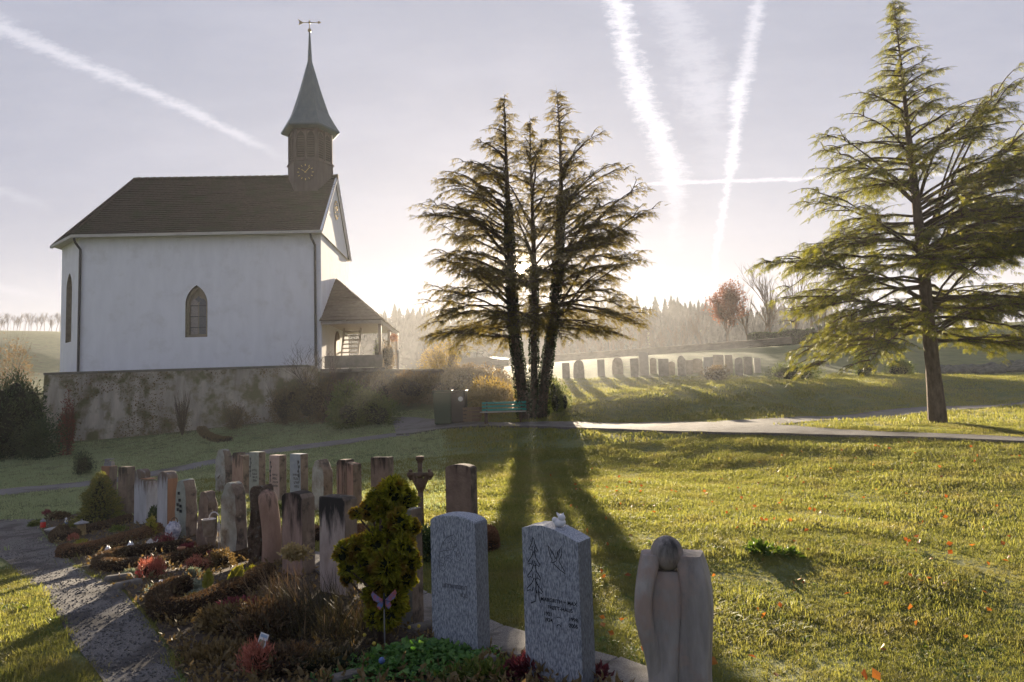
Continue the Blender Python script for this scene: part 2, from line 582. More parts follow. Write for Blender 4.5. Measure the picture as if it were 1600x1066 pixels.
leafmat('needles', (.050, .068, .018), (.145, .150, .040), .56, (1.9, 1.65, .55))
leafmat('needles_back', (.060, .062, .022), (.135, .120, .042), .58, (1.8, 1.45, .55))
leafmat('ivy', (.012, .024, .009), (.030, .045, .014), .2)
leafmat('grass', (.080, .115, .026), (.250, .240, .088), .56, (1.38, 1.36, .75), patch=((.215, .195, .085), 1.3))
leafmat('frost_grass', (.24, .28, .155), (.38, .42, .27), .45, (1.1, 1.15, .75))
leafmat('hedge_dark', (0.026, 0.052, 0.023), (0.073, 0.109, 0.042), .2)
leafmat('bush_green', (0.052, 0.085, 0.024), (0.155, 0.190, 0.048), .35)
leafmat('bush_brown', (0.111, 0.085, 0.044), (0.221, 0.166, 0.079), .3, (1.3, 1.1, .7))
leafmat('bush_gold', (0.182, 0.146, 0.041), (0.346, 0.273, 0.081), .4, (1.3, 1.1, .6))
leafmat('bush_red', (0.144, 0.048, 0.034), (0.264, 0.090, 0.060), .35, (1.2, .9, .7))
leafmat('heath', (.062, .046, .030), (.150, .105, .062), .25, (1.3, 1.0, .6))
leafmat('heath_top', (.12, .075, .046), (.24, .140, .082), .3, (1.3, 1.0, .6))
leafmat('heather_pink', (0.336, 0.126, 0.092), (0.504, 0.202, 0.143), .3, (1.2, .9, .8))
leafmat('heather_plum', (0.129, 0.033, 0.042), (0.281, 0.070, 0.082), .25, (1.2, .9, .8))
leafmat('grey_leaf', (0.182, 0.221, 0.169), (0.286, 0.325, 0.260), .25, (1.1, 1.1, .9))
leafmat('cypress', (.13, .155, .022), (.44, .42, .05), .42, (1.35, 1.2, .45), patch=((.22, .12, .03), 7))
leafmat('spruce', (0.071, 0.095, 0.027), (0.227, 0.214, 0.052), .35)
leafmat('lime', (.24, .25, .035), (.34, .32, .06), .35, (1.2, 1.1, .5))
leafmat('cream_flower', (.36, .30, .16), (.46, .38, .20), .35, (1.2, 1.0, .7))
leafmat('groundcover', (0.058, 0.146, 0.043), (0.166, 0.293, 0.088), .35, (1.2, 1.3, .5))
leafmat('burgundy', (0.066, 0.019, 0.026), (0.177, 0.048, 0.057), .2, (1.3, .8, .8))
leafmat('dry_stem', (.16, .11, .065), (.28, .20, .12), .2, (1.2, 1.0, .7))
leafmat('dark_stem', (.035, .032, .020), (.085, .072, .040), .2)
leafmat('red_leaf', (.15, .075, .050), (.24, .125, .08), .4, (1.2, .8, .6))
leafmat('fallen', (.22, .075, .02), (.42, .19, .05), .35, (1.2, .9, .5))
leafmat('weed', (.060, .110, .022), (.13, .19, .045), .35)
leafmat('yellow_flower', (.55, .45, .06), (.62, .52, .12), .3)


def glass_mat():
    mt, nt, b = base_mat('leaded_glass')
    N, L = nt.nodes, nt.links
    tc = N.new('ShaderNodeTexCoord')
    ck = N.new('ShaderNodeTexBrick')
    ck.inputs['Scale'].default_value = 9
    ck.inputs['Color1'].default_value = (.10, .11, .12, 1)
    ck.inputs['Color2'].default_value = (.16, .15, .15, 1)
    ck.inputs['Mortar'].default_value = (.02, .02, .02, 1)
    ck.inputs['Mortar Size'].default_value = .03
    ck.inputs['Row Height'].default_value = .5
    mp = N.new('ShaderNodeMapping')
    mp.inputs['Rotation'].default_value = (R(90), 0, 0)
    L.new(tc.outputs['Object'], mp.inputs[0])
    L.new(mp.outputs[0], ck.inputs['Vector'])
    L.new(ck.outputs[0], b.inputs['Base Color'])
    b.inputs['Roughness'].default_value = .25
    b.inputs['Specular IOR Level'].default_value = .6
    MATS['leaded_glass'] = mt
    mt, nt, b = base_mat('clear_glass')
    b.inputs['Base Color'].default_value = (.9, .95, .95, 1)
    b.inputs['Transmission Weight'].default_value = 1
    b.inputs['Roughness'].default_value = .02
    b.inputs['IOR'].default_value = 1.05
    MATS['clear_glass'] = mt


glass_mat()
M = MATS
# ------------------------------------------------------------------ terrain
def tps_fit(P, Zv, lam):
    P, Zv = A(P), A(Zv)
    n = len(P)
    d = np.linalg.norm(P[:, None] - P[None], axis=2)
    K = np.where(d > 0, d * d * np.log(d + 1e-9), 0) + lam * np.eye(n)
    Pm = np.hstack([np.ones((n, 1)), P])
    M_ = np.block([[K, Pm], [Pm.T, np.zeros((3, 3))]])
    w = np.linalg.solve(M_, np.concatenate([Zv, np.zeros(3)]))
    return P, w


def tps_eval(fit, X, Y):
    P, w = fit
    X, Y = np.broadcast_arrays(A(X), A(Y))
    sh = X.shape
    X, Y = X.ravel(), Y.ravel()
    out = np.empty(len(X))
    for i in range(0, len(X), 20000):
        x, y = X[i:i + 20000], Y[i:i + 20000]
        d2 = (x[:, None] - P[:, 0]) ** 2 + (y[:, None] - P[:, 1]) ** 2
        out[i:i + 20000] = (0.5 * d2 * np.log(d2 + 1e-12)) @ w[:-3] + w[-3] + w[-2] * x + w[-1] * y
    return out.reshape(sh)


near_px = [(870, 1062, 4.3), (725, 1026, 5.1), (640, 978, 5.9), (520, 928, 6.8), (365, 874, 9.3), (262, 824, 12.2), (171, 803, 15.2),
           (720, 838, 9), (597, 813, 10.8), (350, 770, 17), (240, 985, 5.6), (150, 905, 7.8), (60, 830, 14), (0, 1066, 4.8), (300, 1066, 4.7), (0, 815, 15.5), (0, 930, 7.6),
           (1200, 1066, 4.6), (1590, 1066, 4.8), (1300, 850, 8.3), (1590, 850, 8.7), (1000, 900, 7.2), (1000, 800, 10.9), (1000, 768, 13.2), (1000, 736, 16.8), (1150, 738, 15.8), (1300, 742, 14.4), (1590, 740, 13.0),
           (0, 770, 20), (200, 748, 22), (330, 718, 24.5), (470, 694, 26), (560, 681, 27), (640, 660, 29.5), (20, 735, 26), (150, 712, 29), (300, 685, 30.5), (500, 662, 31.0),
           (825, 656, 27), (825, 667, 24.5), (1000, 668, 22.5), (1200, 672, 20), (1450, 682, 17.5), (1600, 690, 16), (1465, 661, 20.5), (1400, 645, 26), (1600, 626, 29),
           (1000, 655, 25.5), (1300, 647, 27.5), (1550, 629, 30), (930, 630, 28.2), (1000, 622, 28.2), (1200, 608, 30.4), (1350, 602, 31.8), (1500, 596, 33), (1620, 591, 34.5), (1000, 606, 35), (1250, 595, 38), (1500, 588, 39), (1620, 583, 40), (900, 592, 40), (1100, 585, 41),
           (1300, 578, 42), (1000, 565, 48), (1200, 556, 50), (1450, 560, 50), (1600, 552, 52), (1350, 532, 60), (1600, 516, 64), (1230, 541, 66), (1000, 556, 59), (1150, 545, 59), (880, 566, 59), (700, 640, 32), (660, 612, 35)]
near_xyz = [tuple(at(*q)) for q in near_px] + [(-34, 12, -1.2), (-34, 24, -1.0), (34, 8, 1.0), (34, 25, 1.5), (-8, -4, .0), (8, -4, .1), (-20, 40, 1.6), (-35, 40, 0.5), (40, 45, 4.2), (46, 62, 6.8), (-10, 45, 3.0), (-10, 62, 3.0), (0, 72, 3.5), (-40, 60, 1.2), (-6, 37, 2.2)]
_n = A(near_xyz)
FIT_N = tps_fit(_n[:, :2], _n[:, 2], .15)
FK = .45
far_px = [(a, b, c * FK) for a, b, c in [(50, 585, 150), (50, 552, 220), (50, 518, 300), (-120, 515, 300), (160, 518, 300), (300, 540, 300), (50, 525, 360), (500, 545, 420), (640, 515, 480), (800, 505, 480), (1000, 502, 480), (1150, 510, 470), (1350, 530, 420), (1600, 520, 300),
          (800, 540, 620), (0, 540, 620), (1600, 540, 620)]]
far_xyz = [tuple(at(*q)) for q in far_px] + [(-10, 78, 1.5), (10, 82, 1.0), (30, 78, 6.3), (50, 78, 7), (-40, 78, 1), (0, 100, -1), (60, 100, 5), (-60, 68, 2.5), (0, 125, 0), (80, 125, 6), (90, 60, 8), (-90, 50, 1), (0, -60, 0), (90, -60, 3), (-90, -60, -3),
                                             (0, 148, 4), (90, 148, 8), (-320, 135, 24), (320, 140, 22), (320, 0, 10), (-320, 0, 0), (0, 320, 28), (-320, 320, 28), (320, 320, 28)]
_f = A(far_xyz)
FIT_F = tps_fit(_f[:, :2] / 100, _f[:, 2], .02)


def sstep(a, b, x):
    t = np.clip((x - a) / (b - a), 0, 1)
    return t * t * (3 - 2 * t)


def gz(x, y):
    x, y = A(x), A(y)
    w = np.maximum(sstep(64, 84, y), np.maximum(sstep(40, 58, np.abs(x)), sstep(2, -8, y) * 0.6))
    bump_ = .007 * np.sin(x * 2.1 + 1.3 * np.sin(y * 1.1)) * np.sin(y * 1.9 + x * .7) + .005 * np.sin(x * 5.3 + y * 2.2) * np.sin(y * 4.7 - x * 1.7)
    return tps_eval(FIT_N, x, y) * (1 - w) + tps_eval(FIT_F, x / 100, y / 100) * w + bump_


def gz1(x, y):
    return float(gz(np.array([x]), np.array([y]))[0])


def gp(px, py, ymax=60):
    """where the view ray through a photo point meets the ground"""
    d = ray(px, py)
    ys = np.linspace(2, ymax, 1200)
    X, Zr = d.x / d.y * ys, CAMZ + d.z / d.y * ys
    below = np.nonzero(Zr < gz(X, ys))[0]
    i = below[0] if len(below) else len(ys) - 1
    lo, hi = ys[max(i - 1, 0)], ys[i]
    for _ in range(14):
        mid = (lo + hi) / 2
        if CAMZ + d.z / d.y * mid < gz1(d.x / d.y * mid, mid):
            hi = mid
        else:
            lo = mid
    return Vector((d.x / d.y * hi, hi, gz1(d.x / d.y * hi, hi)))


def grid_ground():
    def axis(a, b, step, far0, far1, k):
        mid = np.arange(a, b + step / 2, step)
        hi, lo = [b], [a]
        s = step
        while hi[-1] < far1:
            s *= k
            hi.append(min(hi[-1] + s, far1))
        s = step
        while lo[-1] > far0:
            s *= k
            lo.append(max(lo[-1] - s, far0))
        return np.concatenate([lo[:0:-1], mid, hi[1:]])
    xs, ys = axis(-26, 26, .3, -330, 330, 1.12), axis(2, 48, .25, -60, 330, 1.10)
    X, Y = np.meshgrid(xs, ys)
    V = np.stack([X, Y, gz(X, Y)], -1).reshape(-1, 3)
    nx, ny = len(xs), len(ys)
    i = np.arange(nx * (ny - 1)).reshape(ny - 1, nx)[:, :-1].ravel()
    Q = np.stack([i, i + 1, i + nx + 1, i + nx], 1)
    return tag(G().add(V, Q).build('ground', M['lawn'], smooth=True), kind='structure')


ground = grid_ground()


def resample(P, n):
    P = A(P)
    s = np.concatenate([[0], np.cumsum(np.linalg.norm(np.diff(P, axis=0), axis=1))])
    t = np.linspace(0, s[-1], n)
    return np.stack([np.interp(t, s, P[:, k]) for k in range(P.shape[1])], 1)


def smooth_line(P, it=2):
    P = A(P)
    for _ in range(it):
        Q = [P[0]]
        for a, b in zip(P[:-1], P[1:]):
            Q += [a * .75 + b * .25, a * .25 + b * .75]
        Q.append(P[-1])
        P = A(Q)
    return P


def strip(name, left, right, dz, mat, n=120, m_=12, kind='structure'):
    """sheet between two ground lines (world xy), laid dz above the ground"""
    a, b = resample(A(left)[:, :2], n), resample(A(right)[:, :2], n)
    t = np.linspace(0, 1, m_)
    XY = a[:, None] * (1 - t)[None, :, None] + b[:, None] * t[None, :, None]
    Z = gz(XY[..., 0], XY[..., 1]) + dz
    V = np.concatenate([XY, Z[..., None]], -1).reshape(-1, 3)
    Q = [(i * m_ + j, (i + 1) * m_ + j, (i + 1) * m_ + j + 1, i * m_ + j + 1) for i in range(n - 1) for j in range(m_ - 1)]
    o = G().add(V, Q).build(name, mat, smooth=True)
    tag(o, kind=kind)
    return o, np.vstack([a, b[::-1]])


def pxline(pts, it=2):
    return smooth_line([tuple(gp(*p))[:2] for p in pts], it)


PATH_N = [(620, 681), (645, 680), (690, 672), (740, 668), (800, 669), (900, 671), (1000, 675), (1100, 678), (1200, 680), (1300, 683), (1450, 687), (1640, 695)]
PATH_F = [(612, 653), (640, 652), (680, 656), (740, 660), (800, 661), (900, 661), (1000, 661), (1100, 660), (1190, 663), (1300, 672), (1450, 678), (1640, 686)]
near_edge = pxline(PATH_N)
path_o, POLY_PATH = strip('path', pxline(PATH_F), near_edge, .03, M['asphalt'], 160, 8)
up_o, POLY_UP = strip('path', pxline([(1120, 659), (1200, 656), (1300, 649), (1450, 638), (1640, 620)]), pxline([(1120, 666), (1215, 667), (1300, 657), (1450, 645), (1640, 626)]), .026, M['asphalt'], 90, 6)
lp_o, POLY_LP = strip('path', pxline([(640, 676), (600, 679), (520, 690), (430, 701), (330, 719), (200, 744), (100, 757), (-30, 769)]), pxline([(640, 682), (600, 685), (525, 697), (435, 708), (335, 727), (200, 752), (100, 766), (-30, 778)]), .026, M['asphalt'], 120, 4)


def kerb_line(line, w, h, sink=.1):
    L_ = resample(A(line)[:, :2], 140)
    g = G()
    d = unit(np.gradient(L_, axis=0))
    nrm = np.stack([-d[:, 1], d[:, 0]], 1)
    z = gz(L_[:, 0], L_[:, 1])
    V = []
    for sx, zz in ((-1, -sink), (-1, h), (1, h), (1, -sink)):
        p = L_ + nrm * sx * w / 2
        V.append(np.stack([p[:, 0], p[:, 1], z + zz], 1))
    V = np.stack(V, 1).reshape(-1, 3)
    Q = [(i * 4 + j, (i + 1) * 4 + j, (i + 1) * 4 + (j + 1) % 4, i * 4 + (j + 1) % 4) for i in range(len(L_) - 1) for j in range(4)]
    return g.add(V, Q).build('kerb', M['kerb'])


tag(kerb_line(near_edge, .09, .075), kind='structure')

# graves: the two rows of headstones
FD = A((math.sin(R(-33.5)), -math.cos(R(-33.5))))        # the way the stones face
YAW = R(-33.5)
ROW = [(1050, 850, 3.6), (868, 820, 4.3), (716, 802, 5.1), (622, 792, 5.9), (528, 775, 6.8), (466, 768, 7.6), (416, 762, 8.4), (365, 752, 9.3), (323, 766, 10.3), (291, 748, 11.2), (262, 736, 12.2), (228, 733, 13.1), (198, 729, 14.2), (171, 728, 15.2)]
row_xy = A([tuple(at(*q))[:2] for q in ROW])
row_line = np.vstack([row_xy[0] + (row_xy[0] - row_xy[1]) * 1.2, row_xy, row_xy[-1] + (row_xy[-1] - row_xy[-2]) * .6])
edge_r = pxline([(70, 812), (60, 830), (112, 880), (150, 905), (190, 922), (240, 985), (275, 1045), (300, 1100), (420, 1200)], 1)
edge_l = pxline([(-60, 812), (-60, 850), (0, 868), (45, 910), (80, 945), (108, 1000), (150, 1050), (190, 1110), (240, 1200)], 1)
gravel_o, POLY_GRAVEL = strip('gravel_path', edge_l, edge_r, .012, M['gravel'], 120, 10)
back = row_line - FD * .16
bed_o, POLY_BED = strip('soil_bed', edge_r + A((.02, .02)), back[::-1], .018, M['soil'], 160, 24)

# concrete slabs laid behind the front row
slab_strip_a, slab_strip_b = row_line - FD * .14, row_line - FD * .66
bed2_o, POLY_SLAB = strip('slab_bed', slab_strip_a[:12], slab_strip_b[:12], .008, M['soil'], 60, 4)
bed2_o.name = 'slab_walk'
la, lb = resample(slab_strip_a[:12], 40)[:, :2], resample(slab_strip_b[:12], 40)[:, :2]
for i in range(0, 38, 2):
    g = G()
    c = []
    for (p, q) in ((la[i], lb[i]), (la[i + 2], lb[i + 2])):
        c += [p, q]
    cen = sum(c) / 4
    c = [cen + (k - cen) * .975 for k in c]
    zs = [gz1(*k) for k in c]
    jz = random.uniform(.0, .012)
    V = [(*k, z + .035 + jz) for k, z in zip(c, zs)] + [(*k, z - .05) for k, z in zip(c, zs)]
    g.add(V, [(0, 2, 3, 1), (0, 1, 5, 4), (2, 6, 7, 3), (0, 4, 6, 2), (1, 3, 7, 5)])
    o = g.build('slab', M['slab'], bed2_o)
    bevel(o, .008, 1)

# terrace with its retaining wall and the church on it
TZ = 3.36


def wall_run(name, pts, ztop, thick, mat, label, capmat, cat='wall', batter=.12):
    """wall along world points, from below ground to ztop, with a cap"""
    P = resample(A(pts), 60)
    zg = gz(P[:, 0], P[:, 1]) - .3
    d = unit(np.gradient(P, axis=0))
    nr = np.stack([d[:, 1], -d[:, 0]], 1)
    o = empty(name, (*P[30], float(zg[30])), 0, label, cat)
    off = A(o.location)
    V, rows = [], 7
    jit = rng.normal(size=(60, rows)) * .018
    for i in range(60):
        for k in range(rows):
            t = k / (rows - 1)
            p = P[i] + nr[i] * (batter * (1 - t) + jit[i, k])
            V.append((*p, zg[i] + (ztop - zg[i]) * t))
        V.append((*(P[i] - nr[i] * thick), ztop))
        V.append((*(P[i] - nr[i] * thick), zg[i]))
    k_ = rows + 2
    Q = [(i * k_ + j, (i + 1) * k_ + j, (i + 1) * k_ + (j + 1) % k_, i * k_ + (j + 1) % k_) for i in range(59) for j in range(k_)]
    T = []
    for e in (0, 59):
        for j in range(1, k_ - 1):
            T.append((e * k_, e * k_ + j, e * k_ + j + 1))
    G().add(A(V) - off, Q, T).build('wall_face', mat, o)
    V = []
    for i in range(60):
        for s_, z_ in ((.05, .003), (.05, .10), (-thick - .03, .13), (-thick - .03, .003)):
            V.append((*(P[i] + nr[i] * s_), ztop + z_))
    Q = [(i * 4 + j, (i + 1) * 4 + j, (i + 1) * 4 + (j + 1) % 4, i * 4 + (j + 1) % 4) for i in range(59) for j in range(4)] + [(0, 1, 2, 3), (236, 237, 238, 239)]
    G().add(A(V) - off, Q).build('coping', capmat, o)
    return o


w0, w1, w2 = at(62, 583, 32.6), at(478, 572, 32.6), at(480, 572, 36)
wall_run('retaining_wall', [(w0.x - .35, 38), (w0.x - .05, 33.0), (w0.x + .25, 32.65), (w1.x, 32.6), (w1.x + .05, 34.5)], TZ, .35, M['terrace_wall'], 'long mossy plastered retaining wall below the white church', M['wall_cap'])
wall_run('retaining_wall', [(w1.x + .1, 34.6), (-6.0, 34.5), (-3.9, 36.4), (-3.0, 40)], TZ - .25, .3, M['far_wall'], 'low hazy terrace wall beside the church porch', M['wall_cap'], batter=.05)
g = G()
tp = [(w0.x, 33), (w1.x, 32.9), (w1.x + .2, 34.8), (-6.1, 34.8), (-4.1, 36.6), (-3.2, 41), (-4, 60), (w0.x - 3, 60)]
g.add([(x, y, TZ - .04 - (.2 if x > w1.x else 0)) for x, y in tp] + [(-13, 44, TZ - .1)], None, [(8, i, (i + 1) % 8) for i in range(8)])
tag(g.build('terrace', M['lawn']), kind='structure')

# ------------------------------------------------------------------ church
c0 = at(503, 578, 34.0)
CH = empty('church', (c0.x, 34.0, TZ - .05), R(2.6), 'white plastered church with steep tiled roof, hexagonal bell turret and porch', 'church')
LEN, WID, H = 11.9, 6.9, 7.15
RID = 3.62                                    # rise of the ridge
AP = WID / (1 + math.sqrt(2))                 # side of the half octagon end
apx = -LEN - AP * math.sqrt(.5)
ring = [(0, 0), (-LEN, 0), (apx, AP * math.sqrt(.5)), (apx, WID - AP * math.sqrt(.5)), (-LEN, WID), (0, WID)]


def arch(x0, w, z0, z1, n=9):
    """pointed arch outline (x, z), counter-clockwise"""
    zs = z1 - w * .88
    h = z1 - zs
    r = (w * w / 4 + h * h) / w
    pts = [(x0 - w / 2, z0), (x0 + w / 2, z0)]
    a1 = math.atan2(h, r - w / 2)
    for i in range(n + 1):
        a = a1 * i / n
        pts.append((x0 + w / 2 - r + r * math.cos(a), zs + r * math.sin(a)))
    for i in range(n - 1, -1, -1):
        a = a1 * i / n
        pts.append((x0 - w / 2 + r - r * math.cos(a), zs + r * math.sin(a)))
    return pts


def holed(outer, holes, to3):
    bm = bmesh.new()
    es = []
    for loop in [outer] + holes:
        vsx = [bm.verts.new(to3(*p)) for p in loop]
        for a, b in zip(vsx, vsx[1:] + vsx[:1]):
            es.append(bm.edges.new((a, b)))
    bmesh.ops.triangle_fill(bm, use_beauty=True, edges=es)
    me = bpy.data.meshes.new('tmp')
    bm.to_mesh(me)
    bm.free()
    V = A([v.co for v in me.vertices])
    T = [tuple(p.vertices) for p in me.polygons]
    bpy.data.meshes.remove(me)
    return V, T


def lancet(to3, x0, w, z0, z1, depth, mull, label=None):
    """window set into an opening: stone surround, mullion, tracery, panes"""
    f = empty('window', (0, 0, 0))
    f.parent = CH
    if label:
        f['label'] = label
    o_, i_ = arch(x0, w, z0, z1), arch(x0, w - .26, z0 + .13, z1 - .17)
    n = len(o_)
    g_ = G()
    V = [to3(*p, 0) for p in o_] + [to3(*p, depth * .55) for p in o_] + [to3(*p, depth * .55) for p in i_] + [to3(*p, depth) for p in i_]
    Q = [(a * n + i, a * n + (i + 1) % n, (a + 1) * n + (i + 1) % n, (a + 1) * n + i) for a in range(3) for i in range(n)]
    g_.add(V, Q).build('stone_surround', M['stone_frame'], f)
    cx = sum(p[0] for p in i_) / n
    for s in ((-1, 1) if mull else (0,)):
        if s == 0:
            pl = i_
        else:
            zt = z1 - .17 - w * .42
            pl = arch(x0 + s * (w - .26) * .25, (w - .26) * .42, z0 + .16, zt, 6)
        pc = A(pl).mean(0)
        V = [to3(*p, depth - .03) for p in pl] + [to3(*pc, depth - .03)]
        G().add(V, None, [(len(pl), i, (i + 1) % len(pl)) for i in range(len(pl))]).build('pane', M['leaded_glass_lit'] if s == -1 else M['leaded_glass'], f)
        zb = z0 + .5
        while zb < z1 - w * .6:
            a_, b_ = to3(x0 + s * (w - .26) * .25 - w * .17, zb, depth - .05), to3(x0 + s * (w - .26) * .25 + w * .17, zb, depth - .05)
            G().beam(a_, b_, .03, .035).build('glazing_bar', M['louvre'], f)
            zb += .55
    if mull:                               # stone plate behind: fills between lights
        V = [to3(*p, depth) for p in i_] + [to3(*A(i_).mean(0), depth)]
        G().add(V, None, [(n, i, (i + 1) % n) for i in range(n)]).build('tracery', M['stone_frame'], f)
        gq = G()
        cq = A(to3(x0, z1 - w * .62, depth - .035))
        ex = unit(A(to3(x0 + 1, z0, depth)) - A(to3(x0, z0, depth)))
        V = [cq + ex * .13 * math.cos(a) * (1 + .25 * math.cos(4 * a)) + A((0, 0, 1)) * .13 * math.sin(a) * (1 + .25 * math.cos(4 * a)) for a in np.linspace(0, 2 * math.pi, 24, endpoint=False)] + [cq]
        gq.add(V, None, [(24, i, (i + 1) % 24) for i in range(24)]).build('quatrefoil', M['leaded_glass'], f)
    return f


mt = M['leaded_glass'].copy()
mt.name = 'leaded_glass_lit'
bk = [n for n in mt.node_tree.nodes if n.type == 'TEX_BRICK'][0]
bk.inputs['Color1'].default_value, bk.inputs['Color2'].default_value, bk.inputs['Scale'].default_value = (.42, .36, .30, 1), (.30, .26, .24, 1), 12  # light shining through the pane is painted as paler glass colours
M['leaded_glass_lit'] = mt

gw = G()
f3 = lambda x, z, d=0: (x, d, z)
WIN = (-6.15, 1.08, 1.75, 4.35)
gw.add(*(lambda r: (r[0], None, r[1]))(holed([(0, 0), (-LEN, 0), (-LEN, H), (0, H)], [arch(*WIN)], f3)))
dx, dy = ring[2][0] - ring[1][0], ring[2][1] - ring[1][1]
dl = math.hypot(dx, dy)
ux, uy = dx / dl, dy / dl
a3 = lambda s, z, d=0: (ring[1][0] + ux * s + uy * d, ring[1][1] + uy * s - ux * d, z)
AW = (dl * .52, .95, 1.75, 5.3)
gw.add(*(lambda r: (r[0], None, r[1]))(holed([(0, 0), (dl, 0), (dl, H), (0, H)], [arch(*AW)], a3)))
for i in (2, 3, 4):
    (xa, ya), (xb, yb) = ring[i], ring[i + 1]
    gw.add([(xa, ya, 0), (xb, yb, 0), (xb, yb, H), (xa, ya, H)], [(0, 1, 2, 3)])
gw.add([(0, 0, 0), (0, WID, 0), (0, WID, H), (0, WID / 2, H + RID), (0, 0, H)], None, [(0, 1, 2), (0, 2, 4), (4, 2, 3)])
gw.build('wall', M['plaster'], CH)
lancet(f3, *WIN, .30, True, 'two-light traceried lancet window in the long white wall')
lancet(a3, *AW, .32, False, 'tall narrow lancet window at the angled chancel end')

# roof: overlapping courses of tiles on every slope
OV = .38


def courses(g_, a, b, c, d, n, th=.035):
    """slope with eave a-b and top d-c, n overlapping courses"""
    a, b, c, d = A(a), A(b), A(c), A(d)
    nr = unit(np.cross(b - a, d - a))
    if nr[2] < 0:
        nr = -nr
    for i in range(n):
        t0, t1 = i / n, min((i + 1.12) / n, 1)
        p0, p1 = a + (d - a) * t0, b + (c - b) * t0
        q0, q1 = a + (d - a) * t1, b + (c - b) * t1
        m_ = max(2, int(np.linalg.norm(p1 - p0) / .5))
        s = np.linspace(0, 1, m_ + 1)[:, None]
        wob = (rng.random((m_ + 1, 1)) - .5) * .02
        lo_, hi_ = p0 + (p1 - p0) * s + nr * (th + wob), q0 + (q1 - q0) * s + nr * .004
        un = p0 + (p1 - p0) * s - nr * .01
        V = np.vstack([un, lo_, hi_])
        k = m_ + 1
        Q = [(j, j + 1, k + j + 1, k + j) for j in range(m_)] + [(k + j, k + j + 1, 2 * k + j + 1, 2 * k + j) for j in range(m_)]
        g_.add(V, Q)


sl = RID / (WID / 2)
ez = H - OV * sl + .12
rg = H + RID + .12
rl = (-LEN + .9, WID / 2, rg)
rr = (.18, WID / 2, rg)
cenp = A((-LEN + .3, WID / 2))


def ov(p, k=OV):
    v = A(p) - cenp
    return tuple(A(p) + unit(v) * k * 1.08)


e1, e2, e3, e4 = (-LEN - .05, -OV), ov(ring[2]), ov(ring[3]), (-LEN - .05, WID + OV)
gr = G()
courses(gr, (*e1, ez), (.18, -OV, ez), rr, rl, 30)
courses(gr, (*e2, ez), (*e1, ez), rl, rl, 30)
courses(gr, (*e3, ez), (*e2, ez), rl, rl, 24)
courses(gr, (*e4, ez), (*e3, ez), rl, rl, 24)
courses(gr, (.18, WID + OV, ez), (*e4, ez), rl, rr, 24)
roof = gr.build('roof', M['rooftile'], CH)
gs = G()                                      # soffit
rr_ = [e1, e2, e3, e4, (.1, WID + OV), (.1, -OV)]
gs.add([(*p, ez - .03) for p in rr_] + [(-5, WID / 2, ez - .03)], None, [(6, i, (i + 1) % 6) for i in range(6)])
gs.build('soffit', M['fascia'], CH)
x = rl[0]
while x < .1:                                 # ridge tiles
    rt = G().tube([(x, WID / 2, rg + .02), (x + .40, WID / 2, rg + .03)], [.12, .14], 8).build('ridge_tile', M['rooftile'], roof)
    x += .40
for e in (e1, e2):
    G().tube([(*e, ez + .05), rl], [.10, .10], 7).build('hip_tiles', M['rooftile'], roof)
gg = G()
gg.beam((e1[0] - .02, -OV - .07, ez - .03), (.14, -OV - .07, ez - .03), .13, .14)
gg.beam((e2[0] - .05, e2[1] - .05, ez - .04), (e1[0] - .02, -OV - .07, ez - .032), .13, .14)
gg.build('gutter', M['fascia'], CH)
gf = G()
gf.beam((.10, -OV, ez - .02), (.10, WID / 2, rg - .08), .10, .16)
gf.beam((.10, WID + OV, ez - .02), (.10, WID / 2, rg - .08), .10, .16)
gf.build('verge_board', M['plaster'], CH)
for xx in (-.38, -LEN + .02):
    yy = -.09
    P = [(xx - .02, -OV - .05, ez - .1), (xx + .0, -OV + .02, ez - .32), (xx + .1, yy, ez - .62), (xx + .1, yy, ez - 1.0), (xx + .1, yy, 0)]
    G().tube(P, .06, 8).build('downpipe', M['pipe'], CH)

# bell turret
tx, ty, tw = -1.33, WID / 2, 1.10
TB = H + RID


def hexa(r, z, rot=0):
    return [(tx + r / math.cos(R(30)) * math.cos(R(60 * k + rot)), ty + r / math.cos(R(30)) * math.sin(R(60 * k + rot)), z) for k in range(6)]


def hexloft(lv):
    g_ = G()
    V = [p for r_, z_ in lv for p in hexa(r_, z_)]
    Q = [(i * 6 + j, i * 6 + (j + 1) % 6, (i + 1) * 6 + (j + 1) % 6, (i + 1) * 6 + j) for i in range(len(lv) - 1) for j in range(6)]
    T = [((len(lv) - 1) * 6, (len(lv) - 1) * 6 + j, (len(lv) - 1) * 6 + j + 1) for j in range(1, 5)] + [(0, j + 1, j) for j in range(1, 5)]
    return g_.add(V, Q, T)


